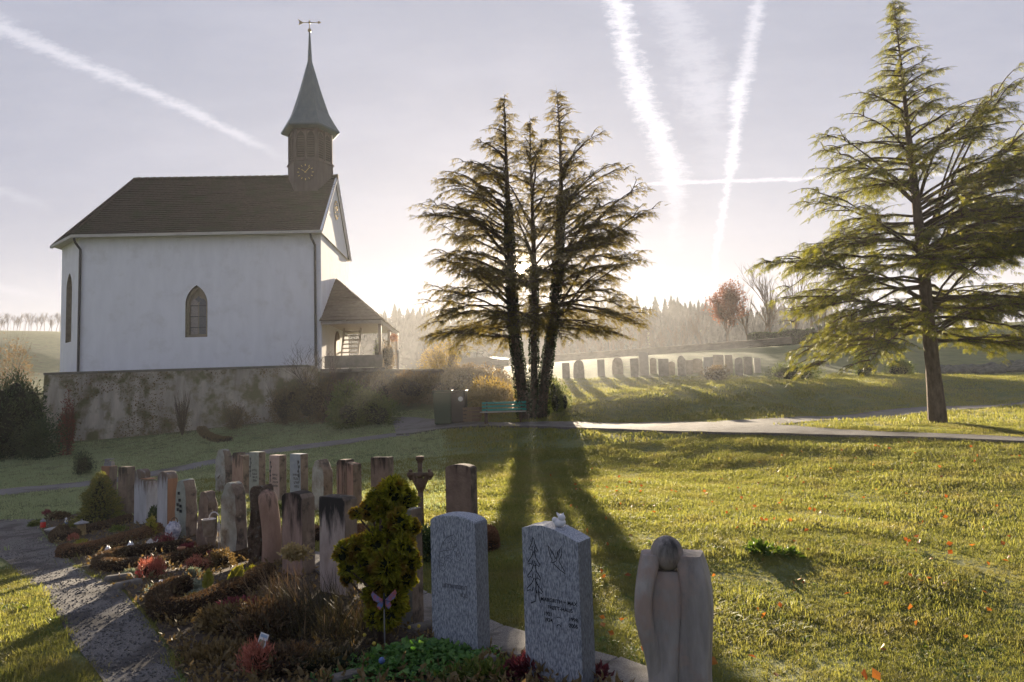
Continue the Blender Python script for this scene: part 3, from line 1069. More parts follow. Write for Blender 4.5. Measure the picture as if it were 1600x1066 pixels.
hexloft([(tw - .02, TB - 1.6), (tw - .02, TB + .72), (tw + .04, TB + .72), (tw + .04, TB + .80)]).build('turret_base', M['turret'], CH)
hexloft([(tw - .10, TB + .803), (tw - .10, TB + 2.72)]).build('bell_stage', M['turret'], CH)
for k in range(6):
    a = R(60 * k + 30)
    nx_, ny_ = math.cos(a), math.sin(a)
    sx_, sy_ = -ny_, nx_
    for s in (-1, 1):
        to = lambda x_, z_, d_: (tx + nx_ * (tw - .10 + d_) + sx_ * x_, ty + ny_ * (tw - .10 + d_) + sy_ * x_, z_)
        ar = arch(s * .27, .40, TB + .95, TB + 2.42, 5)
        n = len(ar)
        lw = G()
        V = [to(*p, .012) for p in ar] + [to(*A(ar).mean(0), .012)]
        lw.add(V, None, [(n, i, (i + 1) % n) for i in range(n)])
        lo = lw.build('louvre_opening', M['louvre'], CH)
        lv = G()
        for q in range(9):
            zz = TB + 1.05 + q * .13
            lv.beam(to(s * .27 - .17, zz, .03), to(s * .27 + .17, zz, .03), .05, .03)
        lv.build('louvre_slats', M['turret'], lo)['kind'] = 'stuff'
    fr = G()
    for xx in (-.54, 0, .54):
        fr.beam(to(xx, TB + .85, .035), to(xx, TB + 2.6, .035), .10, .07)
    fr.beam(to(-.55, TB + 2.55, .035), to(.55, TB + 2.55, .035), .07, .16)
    fr.build('louvre_frame', M['turret'], CH)
hexloft([(tw - .04, TB + 2.55), (tw + .27, TB + 2.60), (tw + .30, TB + 2.63), (tw + .32, TB + 2.70), (tw + .10, TB + 3.12), (tw - .18, TB + 3.70), (tw - .38, TB + 4.40), (.50, TB + 5.2), (.18, TB + 6.55), (.11, TB + 6.85), (.035, TB + 8.6)]).build('spire', M['copper'], CH)
gv = G().sphere((tx, ty, TB + 8.68), .11, 10, 8)
gv.tube([(tx, ty, TB + 8.5), (tx, ty, TB + 9.3)], .022, 6)
gv.build('finial', M['brass'], CH, True)
gv = G().beam((tx - .5, ty, TB + 9.15), (tx + .5, ty, TB + 9.15), .03, .03)
gv.prism([(tx + .48, TB + 9.06), (tx + .66, TB + 9.15), (tx + .48, TB + 9.24)], ty - .015, ty + .015)
gv.prism([(tx - .66, TB + 9.36), (tx - .40, TB + 9.18), (tx - .36, TB + 9.12), (tx - .62, TB + 9.0), (tx - .56, TB + 9.16)], ty - .015, ty + .015, (tx - .47, TB + 9.15))
gv.sphere((tx, ty, TB + 9.15), .07, 8, 6)
gv.build('weather_vane', M['brass'], CH)


def clock(to, r, mdial, mnum, label):
    n = 28
    V = [to(r * math.cos(2 * math.pi * i / n), r * math.sin(2 * math.pi * i / n), .0) for i in range(n)] + [to(r * math.cos(2 * math.pi * i / n), r * math.sin(2 * math.pi * i / n), .04) for i in range(n)] + [to(0, 0, .04)]
    Q = [(i, (i + 1) % n, n + (i + 1) % n, n + i) for i in range(n)]
    d = G().add(V, Q, [(2 * n, n + i, n + (i + 1) % n) for i in range(n)]).build('clock_face', mdial, CH)
    d['label'] = label
    nm = G()
    for i in range(12):
        a = R(30 * i)
        nm.beam(to(r * .74 * math.sin(a), r * .74 * math.cos(a), .055), to(r * .95 * math.sin(a), r * .95 * math.cos(a), .055), r * .09, .02)
    nm.build('numerals', mnum, d)['kind'] = 'stuff'
    hd = G()
    for a, l in ((R(42), .80), (R(305), .52)):
        hd.beam(to(-.12 * r * math.sin(a), -.12 * r * math.cos(a), .075), to(r * l * math.sin(a), r * l * math.cos(a), .075), r * .08, .015)
    hd.build('clock_hands', mnum, d)


clock(lambda x_, z_, d_: (tx + x_, ty - tw + .018 - d_, TB + .05 + z_), .47, M['turret'], M['gold'], 'dark turret clock dial with gold numerals and hands')
clock(lambda x_, z_, d_: (d_ + .004, WID * .52 + x_, H + RID * .52 + z_), .55, M['fascia'], M['gold'], 'pale round clock dial on the church gable')

# porch: half-pyramid roof on posts against the gable
PE, PA, PX = 2.38, 5.15, 3.05
gp_ = G()
ap_ = (.02, WID / 2, PA)
courses(gp_, (-.05, -.25, PE), (PX, -.25, PE), ap_, ap_, 14, .03)
courses(gp_, (PX, -.25, PE), (PX, WID + .2, PE), ap_, ap_, 14, .03)
courses(gp_, (PX, WID + .2, PE), (-.05, WID + .2, PE), ap_, ap_, 10, .03)
gp_.build('porch_roof', M['shingle'], CH)
gb = G()
gb.beam((0, -.12, PE - .10), (PX - .1, -.12, PE - .10), .14, .16)
gb.beam((PX - .12, -.19, PE - .101), (PX - .12, WID + .1, PE - .101), .14, .16)
gb.add([(.02, -.2, PE - .015), (PX - .05, -.2, PE - .015), (PX - .05, WID + .15, PE - .015), (.02, WID + .15, PE - .015)], [(0, 1, 2, 3)])
gb.build('porch_beam', M['pale_wood'], CH)
for (x_, y_) in ((PX - .16, .02), (PX - .16, WID * .5), (PX - .16, WID - .1)):
    po = G().box((x_, y_, (PE - .2) / 2), (.15, .15, PE - .2))
    po.beam((x_ + .0, y_ + .02, PE - .75), (x_, y_ + .55, PE - .2), .09, .10)
    po.build('porch_post', M['wood'], CH)
st = G()
for i in range(9):
    st.box((.95 + .14 * (i % 2) * 0 + .10 * i * .25, 1.9, .25 + .22 * i), (.85, .26, .05))
st.beam((.52, 1.9, .05), (.75, 1.9, 2.2), .06, .24)
st.beam((1.40, 1.9, .05), (1.62, 1.9, 2.2), .06, .24)
st.build('wooden_stair', M['pale_wood'], CH)
G().box((PX / 2 + .05, -.02, .32), (PX - .2, .16, .62)).build('porch_parapet', M['wall_cap'], CH)
G().box((PX / 2, WID / 2, -.1), (PX + .1, WID + .1, .18)).build('porch_floor', M['slab'], CH)
gd = G()
gd.prism(arch(0, 1.25, .02, 2.2, 6), 0, .1)
do = gd.build('door', M['wood'], CH)
do.rotation_euler = (0, 0, R(90))
do.location = (.115, WID / 2, 0)
G().sphere((.35, -.03, 1.05), .05, 8, 6).build('handle', M['brass'], do)
# ------------------------------------------------------------------ headstones
def outline(kind, w, h):
    a = w / 2
    if kind == 'flat':
        return [(-a, 0), (a, 0), (a, h), (-a, h)]
    if kind == 'slant':
        return [(-a, 0), (a, 0), (a, h * .955), (-a, h)]
    if kind == 'arc':
        return [(-a, 0), (a, 0)] + [(a * math.cos(t), h - w * .14 + w * .14 * math.sin(t)) for t in np.linspace(.0, math.pi, 13)]
    if kind == 'round':
        return [(-a, 0), (a, 0)] + [(a * math.cos(t), h - a * .7 + a * .7 * math.sin(t)) for t in np.linspace(0, math.pi, 15)]
    if kind == 'point':
        return [(-a * .95, 0), (a, 0), (a, h * .80), (a * .55, h * .93), (a * .12, h), (-a * .4, h * .97), (-a * .9, h * .82)]
    if kind == 'natural':
        return [(-a * .95, 0), (a, 0), (a * 1.02, h * .5), (a * .85, h * .85), (a * .5, h * .975), (0, h), (-a * .5, h * .96), (-a * .85, h * .8), (-a, h * .4)]
    if kind == 'waist':
        return [(-a * 1.15, 0), (a * 1.15, 0), (a * .95, h * .35), (a * .85, h * .7), (a * 1.0, h), (-a * 1.0, h), (-a * .85, h * .7), (-a * .95, h * .35)]
    if kind == 'shoulder':
        return [(-a, 0), (a, 0), (a, h * .93), (a * .1, h * .96), (a * .1, h), (-a * .8, h), (-a, h * .95)]


def slab_mesh(name, out, t, mat, parent, rough=0.0, bev=.012, loc=None, y0=None):
    """upright slab from an outline; rough > 0 gives a hewn, uneven face"""
    y0 = -t / 2 if y0 is None else y0
    if rough:
        out = resample(np.vstack([out, out[:1]]), 46)[:-1]
        c = out.mean(0)
        rings = []
        for k, y in ((1, y0), (1, y0 + t * .33), (1, y0 + t * .66), (1, y0 + t)):
            rings.append([(x, y, z) for x, z in out])
        V = A(rings)
        for idx in np.ndindex(V.shape[:2]):
            p = V[idx]
            n = mnoise.noise_vector(Vector(p * 7.0 + A((t * 31, out[5, 0] * 17, 0))))
            V[idx] = p + A(n) * rough * (1 if p[2] > .05 else .2)
        n_ = V.shape[1]
        Vf = V.reshape(-1, 3)
        g = G()
        Q = [(a * n_ + i, (a + 1) * n_ + i, (a + 1) * n_ + (i + 1) % n_, a * n_ + (i + 1) % n_) for a in range(3) for i in range(n_)]
        fr = [(1 - f) * c + f * out for f in (.66, .33)]
        extra, T = [], []
        base = 4 * n_
        for side, yy, off in ((0, y0, 0), (1, y0 + t, 3 * n_)):
            prev = np.arange(n_) + off
            for f in fr:
                ids = np.arange(n_) + base + len(extra)
                for x, z in f:
                    nn = mnoise.noise(Vector((x * 9, yy * 9 + 3 * side, z * 9)))
                    extra.append((x, yy + nn * rough * 1.1 - (rough * .6 if side == 0 else -rough * .6), z))
                for i in range(n_):
                    q = (prev[i], prev[(i + 1) % n_], ids[(i + 1) % n_], ids[i])
                    Q.append(q if side == 0 else q[::-1])
                prev = ids
            cid = base + len(extra)
            extra.append((c[0], yy, c[1]))
            for i in range(n_):
                T.append((prev[i], prev[(i + 1) % n_], cid) if side == 0 else (prev[(i + 1) % n_], prev[i], cid))
        g.add(np.vstack([Vf, A(extra)]), Q, T)
        o = g.build(name, mat, parent, smooth=False)
        bevel(o, .006, 1, 35)
    else:
        g = G().prism(out, y0, y0 + t, (0, A(out)[:, 1].mean()) if abs(A(out)[:, 0].mean()) < .02 else None)
        o = g.build(name, mat, parent)
        bevel(o, bev, 2)
    if loc is not None:
        o.location = loc
    return o


def ribbon(g, pts, w, y, closed=False):
    """flat cut line on a stone face (x, z points), at depth y"""
    P = A(pts)
    if closed:
        P = np.vstack([P, P[:1]])
    d = unit(np.gradient(P, axis=0))
    n = np.stack([-d[:, 1], d[:, 0]], 1) * w / 2
    V = np.vstack([[(x, y, z) for x, z in P + n], [(x, y, z) for x, z in P - n]])
    k = len(P)
    g.add(V, [(i, i + 1, k + i + 1, k + i) for i in range(k - 1)])


def lettering(text, size, x, z, y, parent, mat, align='LEFT', name='inscription'):
    cu = bpy.data.curves.new('inscription', 'FONT')
    cu.body, cu.size, cu.align_x = text, size, align
    cu.offset = size * .022
    tmp = bpy.data.objects.new('tmp', cu)
    COL.objects.link(tmp)
    me = bpy.data.meshes.new_from_object(tmp.evaluated_get(bpy.context.evaluated_depsgraph_get()))
    bpy.data.objects.remove(tmp)
    bpy.data.curves.remove(cu)
    me.materials.clear()
    me.materials.append(mat)
    o = bpy.data.objects.new(name, me)
    COL.objects.link(o)
    o.parent = parent
    o.location = (x, y, z)
    o.rotation_euler = (R(90), 0, 0)
    return o


def marks(g, x0, x1, z, y, size, seed):
    """a line of cut letters too small to read"""
    r = random.Random(seed)
    x = x0
    while x < x1:
        w = size * r.uniform(.5, .8)
        for s in range(3):
            xx = x + w * r.random()
            if s < 2:
                ribbon(g, [(x + w * .85 * s, z), (x + w * .85 * s + r.uniform(-.2, .2) * w, z + size)], size * .22, y)
            else:
                zz = z + size * r.choice((.05, .5, .95))
                ribbon(g, [(x, zz), (x + w * .85, zz)], size * .2, y)
        x += w * 1.35


ST = {}


def shade_sides(o, mat):
    """narrow sides get a rougher material whose darker colour stands in for their shade"""
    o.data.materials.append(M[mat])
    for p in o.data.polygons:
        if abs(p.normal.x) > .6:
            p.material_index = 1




def headstone(i, w, t, kind, mat, label, row, yaw=0.0, rough=0.0, lean=0.0, extra=None, name='headstone', group='headstones in the front row'):
    px, py, Y = row[i]
    p = at(px, py, Y)
    zb = gz1(p.x, p.y)
    h = p.z - zb
    e = empty(name, (p.x, p.y, zb), YAW + R(yaw), label, 'gravestone', group)
    e.rotation_euler[1] = R(lean)
    if kind:
        o = slab_mesh('slab', outline(kind, w, h + .12), t, M[mat], e, rough)
        for v in o.data.vertices:
            v.co.z -= .12
        shade_sides(o, 'side_granite' if mat == 'granite' else 'side_brown')
    ST[label] = (e, h)
    return e, h


# -- front row, from the camera outwards
e, h = headstone(1, .395, .165, None, 'granite', 'grey granite headstone with carved fir tree, bird and lettering, small figure on top', ROW)
o = slab_mesh('slab', [(-.197, -.12), (.197, -.12), (.197, h - .075), (.13, h - .045), (.04, h - .012), (-.05, h + .004), (-.12, h), (-.197, h - .02)], .165, M['granite'], e, 0, .004)
shade_sides(o, 'side_granite')
yf = -.165 / 2 - .0016
gq = G()
fx = -.115
zt = h - .07
for k, (zz, wd) in enumerate(((0, .028), (-.085, .042), (-.165, .046), (-.245, .055))):
    a = zt + zz
    ribbon(gq, [(fx, a), (fx - wd * .35, a - .035), (fx - wd, a - .07), (fx - wd * .95, a - .083), (fx - wd * .55, a - .075), (fx - wd * .35, a - .085), (fx - .008, a - .055)], .0055, yf)
    ribbon(gq, [(fx + .006, a - .004), (fx + wd * .4, a - .04), (fx + wd * 1.05, a - .078), (fx + wd * .9, a - .09), (fx + wd * .5, a - .078), (fx + wd * .3, a - .09), (fx + .008, a - .058)], .0055, yf)
ribbon(gq, [(fx + .012, zt - .24), (fx + .010, zt - .33), (fx + .004, zt - .385), (fx - .03, zt - .40)], .006, yf)
ribbon(gq, [(fx + .026, zt - .28), (fx + .028, zt - .34), (fx + .040, zt - .39)], .005, yf)
gq.build('carved_fir_tree', M['engrave'], e)
gq = G()
bx, bz = .045, h - .165
ribbon(gq, [(bx - .055, bz + .055), (bx - .045, bz + .01), (bx - .028, bz - .03), (bx - .038, bz - .045), (bx - .022, bz - .045), (bx + .0, bz - .032), (bx + .012, bz + .02), (bx + .045, bz + .062), (bx + .040, bz + .01), (bx + .018, bz - .03), (bx + .055, bz - .085), (bx + .06, bz - .10), (bx + .02, bz - .08), (bx - .018, bz - .05)], .005, yf)
ribbon(gq, [(bx - .055, bz + .055), (bx - .020, bz + .015), (bx - .004, bz - .02)], .004, yf)
ribbon(gq, [(bx - .04, bz + .03), (bx - .015, bz + .0)], .003, yf)
ribbon(gq, [(bx + .03, bz + .04), (bx + .012, bz - .01)], .003, yf)
gq.build('carved_bird', M['engrave'], e)
tz = h - .445
for txt, x_, z_, al in (('MARGRITH + MAX', .178, tz, 'RIGHT'), ('FRETT-HAUS', .060, tz - .042, 'CENTER'), ('1921', -.055, tz - .082, 'LEFT'), ('1998', .178, tz - .092, 'RIGHT'), ('1924', -.055, tz - .118, 'LEFT'), ('2005', .178, tz - .128, 'RIGHT')):
    lettering(txt, .0305, x_, z_, yf, e, M['engrave'], al)
gq = G()
ribbon(gq, [(.035, tz - .085), (.05, tz - .080), (.066, tz - .085)], .004, yf)
ribbon(gq, [(.035, tz - .135), (.043, tz - .125), (.055, tz - .125), (.063, tz - .135)], .004, yf)
gq.build('carved_mark', M['engrave'], e)['kind'] = 'stuff'
gq = G().sphere((0, 0, .028), .034, 12, 8, (1.15, .9, .8))
gq.sphere((.012, -.006, .058), .024, 10, 8)
gq.sphere((-.03, 0, .045), .018, 8, 6)
gq.leaves([(.01, -.01, .06), (.0, .01, .06)], [(.6, .2, 1), (-.6, .2, 1)], .035, .6)
tp_ = Matrix.Rotation(e.rotation_euler.z, 3, 'Z') @ Vector((.03, 0, h - .012)) + e.location
o = gq.build('bird_figure', M['ceramic'], None, True, tp_)
tag(o, 'little pale stone bird figure perched on the carved granite headstone', 'figurine')

e, h = headstone(2, .40, .165, 'arc', 'granite', 'grey granite headstone with a faint carved blossom branch near the cypress', ROW, yaw=3)
yf = -.165 / 2 - .0016
gq = G()
ribbon(gq, smooth_line([(-.12, h - .42), (-.122, h - .33), (-.11, h - .25), (-.06, h - .17), (.0, h - .14)]), .005, yf)
ribbon(gq, smooth_line([(-.112, h - .27), (-.06, h - .255), (-.02, h - .25)]), .004, yf)
for cx, cz, r_ in ((-.09, h - .33, .022), (-.02, h - .22, .026), (.03, h - .24, .02), (.055, h - .29, .024), (-.03, h - .31, .024), (.01, h - .16, .02), (-.09, h - .385, .02)):
    ribbon(gq, [(cx + r_ * math.cos(a) * (1 + .2 * math.cos(5 * a)), cz + r_ * math.sin(a) * (1 + .2 * math.cos(5 * a))) for a in np.linspace(0, 2 * math.pi, 20)], .0035, yf)
gq.build('carved_branch', M['engrave_soft'], e)
gq = G()
marks(gq, -.09, .11, h - .52, yf, .028, 3)
marks(gq, .06, .12, h - .57, yf, .026, 4)
gq.build('inscription', M['engrave_soft'], e)['kind'] = 'stuff'

headstone(3, .40, .15, 'flat', 'mid_stone', 'grey slab headstone half hidden behind the bushy green cypress', ROW, yaw=2)
headstone(4, .34, .17, 'flat', 'pink_dark', 'square pinkish headstone with black weathered top, next to the cypress', ROW, yaw=4, rough=.006)
headstone(5, .30, .19, 'arc', 'red_dark', 'reddish headstone with soot-black arched top and streaked face', ROW, yaw=6, rough=.005)
# curved red stone leaning against a rough dark one
e, h = headstone(6, .3, .2, None, 'red_stone', 'curved polished red column beside a rough dark hewn block', ROW, yaw=8)
zz = np.linspace(-.1, h - .02, 16)
gq = G()
off = .05 * np.sin(zz / h * 3.4 + .6)
P = np.stack([off + .04, np.zeros(16), zz], 1)
rr2 = np.where(zz > h - .14, .115 * np.sqrt(np.clip(1 - ((zz - h + .14) / .13) ** 2, .05, 1)), .115)
gq.tube(P, rr2, 12, True, 1.0)
o = gq.build('red_column', M['red_stone'], e, True)
o = slab_mesh('rough_block', [(-.17, -.1), (.02, -.1), (.02, h * .6), (.06, h * .93), (.05, h + .03), (-.10, h + .03), (-.16, h * .93), (-.12, h * .7), (-.19, h * .4)], .17, M['rough_dark'], e, .03, loc=(-.06, .03, 0))
headstone(7, .33, .17, 'natural', 'pale_stone', 'tall pale natural boulder headstone with rounded tip and brown edge', ROW, yaw=3, rough=.018)
headstone(8, .29, .14, 'natural', 'brown_stone', 'dark brown rounded boulder headstone behind the hanging bucket', ROW, yaw=0, rough=.02, lean=2)
e, h = headstone(9, .32, .19, 'natural', 'green_stone', 'grey-green rough headstone with a cross of small dark squares', ROW, yaw=0, rough=.012)
gq = G()
yf = -.112
for cx, cz in ((-.02, -.22), (.0, -.33), (-.05, -.40), (.03, -.42), (-.045, -.48), (.03, -.50)):
    G().box((cx, yf, h + cz), (.05, .012, .045)).build('letter_tablet', M['engrave'], e)
e, h = headstone(10, .34, .19, 'round', 'white_marble', 'rounded white marble headstone with rust-brown side', ROW, yaw=-2)
G().box((.1735, 0, h * .45), (.006, .175, h * .85)).build('stained_side', M['rust_stone'], e)
e, h = headstone(11, .4, .2, None, 'white_marble', 'stepped white marble headstone, tall slab joined to a low rust-topped block', ROW, yaw=0)
slab_mesh('tall_slab', outline('round', .24, h + .1), .18, M['white_marble'], e, loc=(-.12, 0, -.1))
slab_mesh('low_block', outline('slant', .26, h * .83 + .1), .22, M['white_marble'], e, loc=(.137, -.02, -.1))
G().box((.137, -.02, h * .83 + .004), (.23, .19, .012)).build('rust_top', M['rust_stone'], e)
headstone(12, .30, .175, 'flat', 'brown_stone', 'plain brown block headstone between white marble and waisted red stone', ROW, yaw=4)
e, h = headstone(13, .30, .18, 'waist', 'rust_stone', 'waisted red headstone at the far end with a small lantern on top', ROW, yaw=6)
gl = G().box((0, 0, .035), (.16, .14, .07)).box((-.05, 0, .10), (.05, .10, .07)).box((.03, 0, .085), (.07, .10, .04)).box((0, 0, .145), (.15, .13, .016))
tag(gl.build('grave_lantern', M['zinc'], None, False, (e.location.x, e.location.y, e.location.z + h + .001)), 'squat grey metal lantern on the waisted red headstone', 'lantern')

# -- statue at the near end of the row: sphere head between two wing-like halves
px, py, Y = ROW[0]
p = at(px, 860, 3.55)
zb = gz1(p.x, p.y)
SH = p.z - zb
sst = empty('sculpture', (p.x, p.y, zb), R(-4), 'abstract stone figure sculpture with round head between two folded wings', 'sculpture')
sst.rotation_euler[1] = R(.5)
k_ = 3.55 / FPX


def loft_piece(name, lv, mat, n=24, pw=3.2, rot=0.0):
    """stack of rounded-box sections: (px row, left px, right px, y front, y back)"""
    V = []
    for (py_, xl, xr, yf_, yb_) in lv:
        z_ = SH - (py_ - 860) * k_
        cx, hx = ((xl + xr) / 2 - 1048) * k_ - (py_ - 860) * k_ * .045, (xr - xl) / 2 * k_
        cy_, hy = (yf_ + yb_) / 2, (yb_ - yf_) / 2
        for j in range(n):
            a = 2 * math.pi * j / n
            c_, s_ = math.cos(a), math.sin(a)
            xa, ya = hx * math.copysign(abs(c_) ** (2 / pw), c_), hy * math.copysign(abs(s_) ** (2 / pw), s_)
            V.append((cx + xa * math.cos(rot) - ya * math.sin(rot), cy_ + xa * math.sin(rot) + ya * math.cos(rot), z_))
    m_ = len(lv)
    Q = [(i * n + j, (i + 1) * n + j, (i + 1) * n + (j + 1) % n, i * n + (j + 1) % n) for i in range(m_ - 1) for j in range(n)]
    T = [(0, j, j + 1) for j in range(1, n - 1)] + [((m_ - 1) * n, (m_ - 1) * n + j + 1, (m_ - 1) * n + j) for j in range(1, n - 1)]
    o_ = G().add(V, Q, T).build(name, mat, sst, True)
    o_.modifiers.new('edge', 'EDGE_SPLIT').split_angle = R(50)
    return o_


def interp_lv(lv, n=22):
    lv = A(lv)
    t = np.linspace(lv[0, 0], lv[-1, 0], n)
    return np.stack([t] + [np.interp(t, lv[:, 0], lv[:, k]) for k in range(1, 5)], 1)


def sm(lv):
    L_ = interp_lv(lv, 40)
    for _ in range(6):
        L_[1:-1, 1:] = (L_[:-2, 1:] + 2 * L_[1:-1, 1:] + L_[2:, 1:]) / 4
    return L_


loft_piece('left_wing', sm([(863, 999, 1030, -.07, .07), (880, 995, 1026, -.095, .08), (920, 989, 1015, -.115, .085), (950, 988, 1015, -.12, .085), (975, 993, 1021, -.118, .085), (1005, 1004, 1030, -.105, .085), (1040, 1011, 1036, -.095, .085), (1150, 1016, 1040, -.09, .085)]), M['statue_stone'], pw=4.0, rot=R(-6))
loft_piece('body', sm([(888, 1006, 1064, -.055, .06), (896, 1006, 1064, -.078, .07), (940, 1006, 1064, -.088, .075), (975, 1010, 1060, -.092, .075), (1010, 1013, 1057, -.10, .075), (1066, 1013, 1055, -.112, .075), (1150, 1012, 1058, -.118, .075)]), M['statue_stone'], pw=6, rot=R(-10))
loft_piece('right_wing', sm([(864, 1052, 1090, -.085, .08), (880, 1056, 1096, -.11, .085), (910, 1061, 1102, -.13, .09), (950, 1062, 1105, -.135, .09), (1000, 1058, 1103, -.13, .09), (1040, 1056, 1102, -.125, .09), (1066, 1055, 1104, -.125, .09), (1150, 1058, 1108, -.125, .09)]), M['statue_stone'], pw=7, rot=R(-18))
G().sphere(((1037 - 1048) * k_ - .0, -.015, SH - 3 * k_), 24.5 * k_, 28, 18, (1, 1, 1.06)).build('head', M['statue_stone'], sst, True)

# -- second row
ROW2 = [(720, 725, 9.0), (656, 713, 9.9), (597, 714, 10.8), (545, 718, 11.7), (503, 717, 12.6), (467, 709, 13.5), (434, 711, 14.4), (402, 706, 15.3), (377, 707, 16.1), (350, 702, 17.0)]
G2 = 'headstones in the second row'
headstone(0, .38, .17, 'arc', 'brown_stone', 'dark brown slab headstone nearest the open lawn in the second row', ROW2, yaw=8, group=G2)
headstone(2, .32, .16, 'flat', 'brown_stone', 'square dark brown headstone between the iron cross and a fluted stone', ROW2, yaw=14, group=G2)
e, h = headstone(3, .40, .2, 'shoulder', 'red_stone', 'fluted brown headstone with stepped top, behind the pinkish block', ROW2, yaw=0, group=G2)
gq = G()
for cx in (-.15, -.05, .0, .04):
    G().beam((cx, -.105, .02), (cx, -.105, h * .9), .018, .02).build('flute', M['brown_stone'], e)
headstone(4, .36, .2, 'point', 'pale_stone', 'pale headstone with broken pointed top in the second row', ROW2, yaw=-4, rough=.012, group=G2)


def lettered(i, mat, label, cut, yaw=0, side=None):
    e, h = headstone(i, .33, .18, 'flat', mat, label, ROW2, yaw=yaw, group=G2)
    gq = G()
    yf = -.092
    for k in range(4):
        marks(gq, -.06 + .012 * k, .10, h - .42 - .075 * k, yf, .045, i * 9 + k)
    gq.build('inscription', M[cut], e)['kind'] = 'stuff'
    gq = G()
    ribbon(gq, smooth_line([(-.12 if i != 5 else .12, h - .55), (-.13 if i != 5 else .14, h - .4), (-.10 if i != 5 else .10, h - .28), (-.12 if i != 5 else .08, h - .12)]), .02, yf)
    for k in range(4):
        cx = (-.115 if i != 5 else .11) + .02 * math.sin(k * 2)
        gq.add([(cx - .028, yf - .001, h - .15 - .09 * k), (cx, yf - .001, h - .19 - .09 * k), (cx + .028, yf - .001, h - .15 - .09 * k), (cx, yf - .001, h - .11 - .09 * k)], [(0, 1, 2, 3)])
    gq.build('carved_flower', M[cut], e)['kind'] = 'stuff'


lettered(5, 'blue_stone', 'blue-grey block headstone with carved rose stem and four lettered lines', 'cut_dark', -2)
lettered(6, 'pink_stone', 'rose-pink block headstone with small lettering', 'cut_dark', 0)
lettered(7, 'green_stone', 'sage-grey block headstone with branch carving and dark letters', 'cut_dark', 2)
headstone(8, .42, .2, 'shoulder', 'red_stone', 'red-brown double-topped headstone next to the tall hewn stone', ROW2, yaw=0, group=G2)
headstone(9, .42, .2, 'natural', 'pale_stone', 'tall rough-hewn grey headstone at the far end of the second row', ROW2, yaw=0, rough=.035, group=G2)
# iron cross
px, py, Y = ROW2[1]
p = at(px, py, Y)
zb = gz1(p.x, p.y)
h = p.z - zb
e = empty('grave_cross', (p.x, p.y, zb), R(-8), 'rusty ornate iron grave cross standing alone', 'cross')
gq = G().tube([(0, 0, -.1), (0, 0, h * .5)], [.045, .04], 10).tube([(0, 0, h * .48), (0, 0, h * .98)], .035, 10)
gq.lathe([(.0, h), (.062, h), (.062, h - .05), (.04, h - .07), (.04, h - .09)], n=12)
gq.build('shaft', M['iron'], e, True)
gq = G().tube([(-.12, 0, h * .74), (.12, 0, h * .74)], .03, 8)
for s in (-1, 1):
    gq.sphere((s * .15, 0, h * .74), .05, 8, 6)
    gq.sphere((s * .14, 0, h * .79), .03, 8, 6).sphere((s * .14, 0, h * .69), .03, 8, 6)
    gq.tube(smooth_line([(s * .10, 0, h * .72), (s * .07, 0, h * .64), (s * .03, 0, h * .56), (0, 0, h * .50)]), [.04] * 4 + [.035] * 9 if False else .036, 8)
gq.sphere((0, -.02, h * .62), .07, 10, 8, (.9, .6, 1.5)).sphere((0, -.03, h * .74), .05, 10, 8)
gq.build('cross_arms', M['iron'], e, True)


# ------------------------------------------------------------------ plants and grave furniture
def fuzz(name, P, w, h, n, leaf, mat, core, parent=None, lw=.5):
    """low clipped border: rounded core covered in short leaves, following ground points P (xy)"""
    P = resample(A(P)[:, :2], max(8, int(len(P) * 3)))
    z = gz(P[:, 0], P[:, 1])
    d = unit(np.gradient(P, axis=0))
    nr = np.stack([-d[:, 1], d[:, 0]], 1)
    o = empty(name, (*P[len(P) // 2], float(z[len(P) // 2])), 0)
    off = A(o.location)
    th = np.linspace(0, math.pi, 9)
    ends = np.ones(len(P))
    ends[0] = ends[-1] = .55
    V = []
    for i in range(len(P)):
        for a in th:
            c_, s_ = math.cos(a), math.sin(a)
            q = P[i] + nr[i] * (w / 2) * math.copysign(abs(c_) ** .6, c_) * ends[i]
            V.append((*q, z[i] - .03 + (h + .03) * abs(s_) ** .6 * (ends[i] * .5 + .5)))
    V = A(V)
    Q = [(i * 9 + j, (i + 1) * 9 + j, (i + 1) * 9 + j + 1, i * 9 + j + 1) for i in range(len(P) - 1) for j in range(8)]
    T = [(0, j, j + 1) for j in range(1, 8)] + [(len(V) - 9, len(V) - 9 + j + 1, len(V) - 9 + j) for j in range(1, 8)]
    G().add(V - off, Q, T).build('core', M[core], o, True)
    idx = rng.integers(0, len(P) - 1, n)
    jdx = rng.integers(0, 8, n)
    fu, fv = rng.random(n)[:, None], rng.random(n)[:, None]
    a0, a1 = V[idx * 9 + jdx], V[idx * 9 + jdx + 1]
    b0, b1 = V[(idx + 1) * 9 + jdx], V[(idx + 1) * 9 + jdx + 1]
    pos = (a0 * (1 - fv) + a1 * fv) * (1 - fu) + (b0 * (1 - fv) + b1 * fv) * fu
    nm = unit(np.cross(b0 - a0, a1 - a0))
    cxy = np.concatenate([P[idx], z[idx][:, None] + h * .3], 1)
    nm = np.where(((pos - cxy) * nm).sum(1)[:, None] < 0, -nm, nm)
    D = unit(nm + rng.normal(size=(n, 3)) * .6 + A((0, 0, .25)))
    G().leaves(pos - off - D * leaf * .3, D, leaf * rng.uniform(.6, 1.3, n), lw).build('foliage', M[mat], o)
    return o


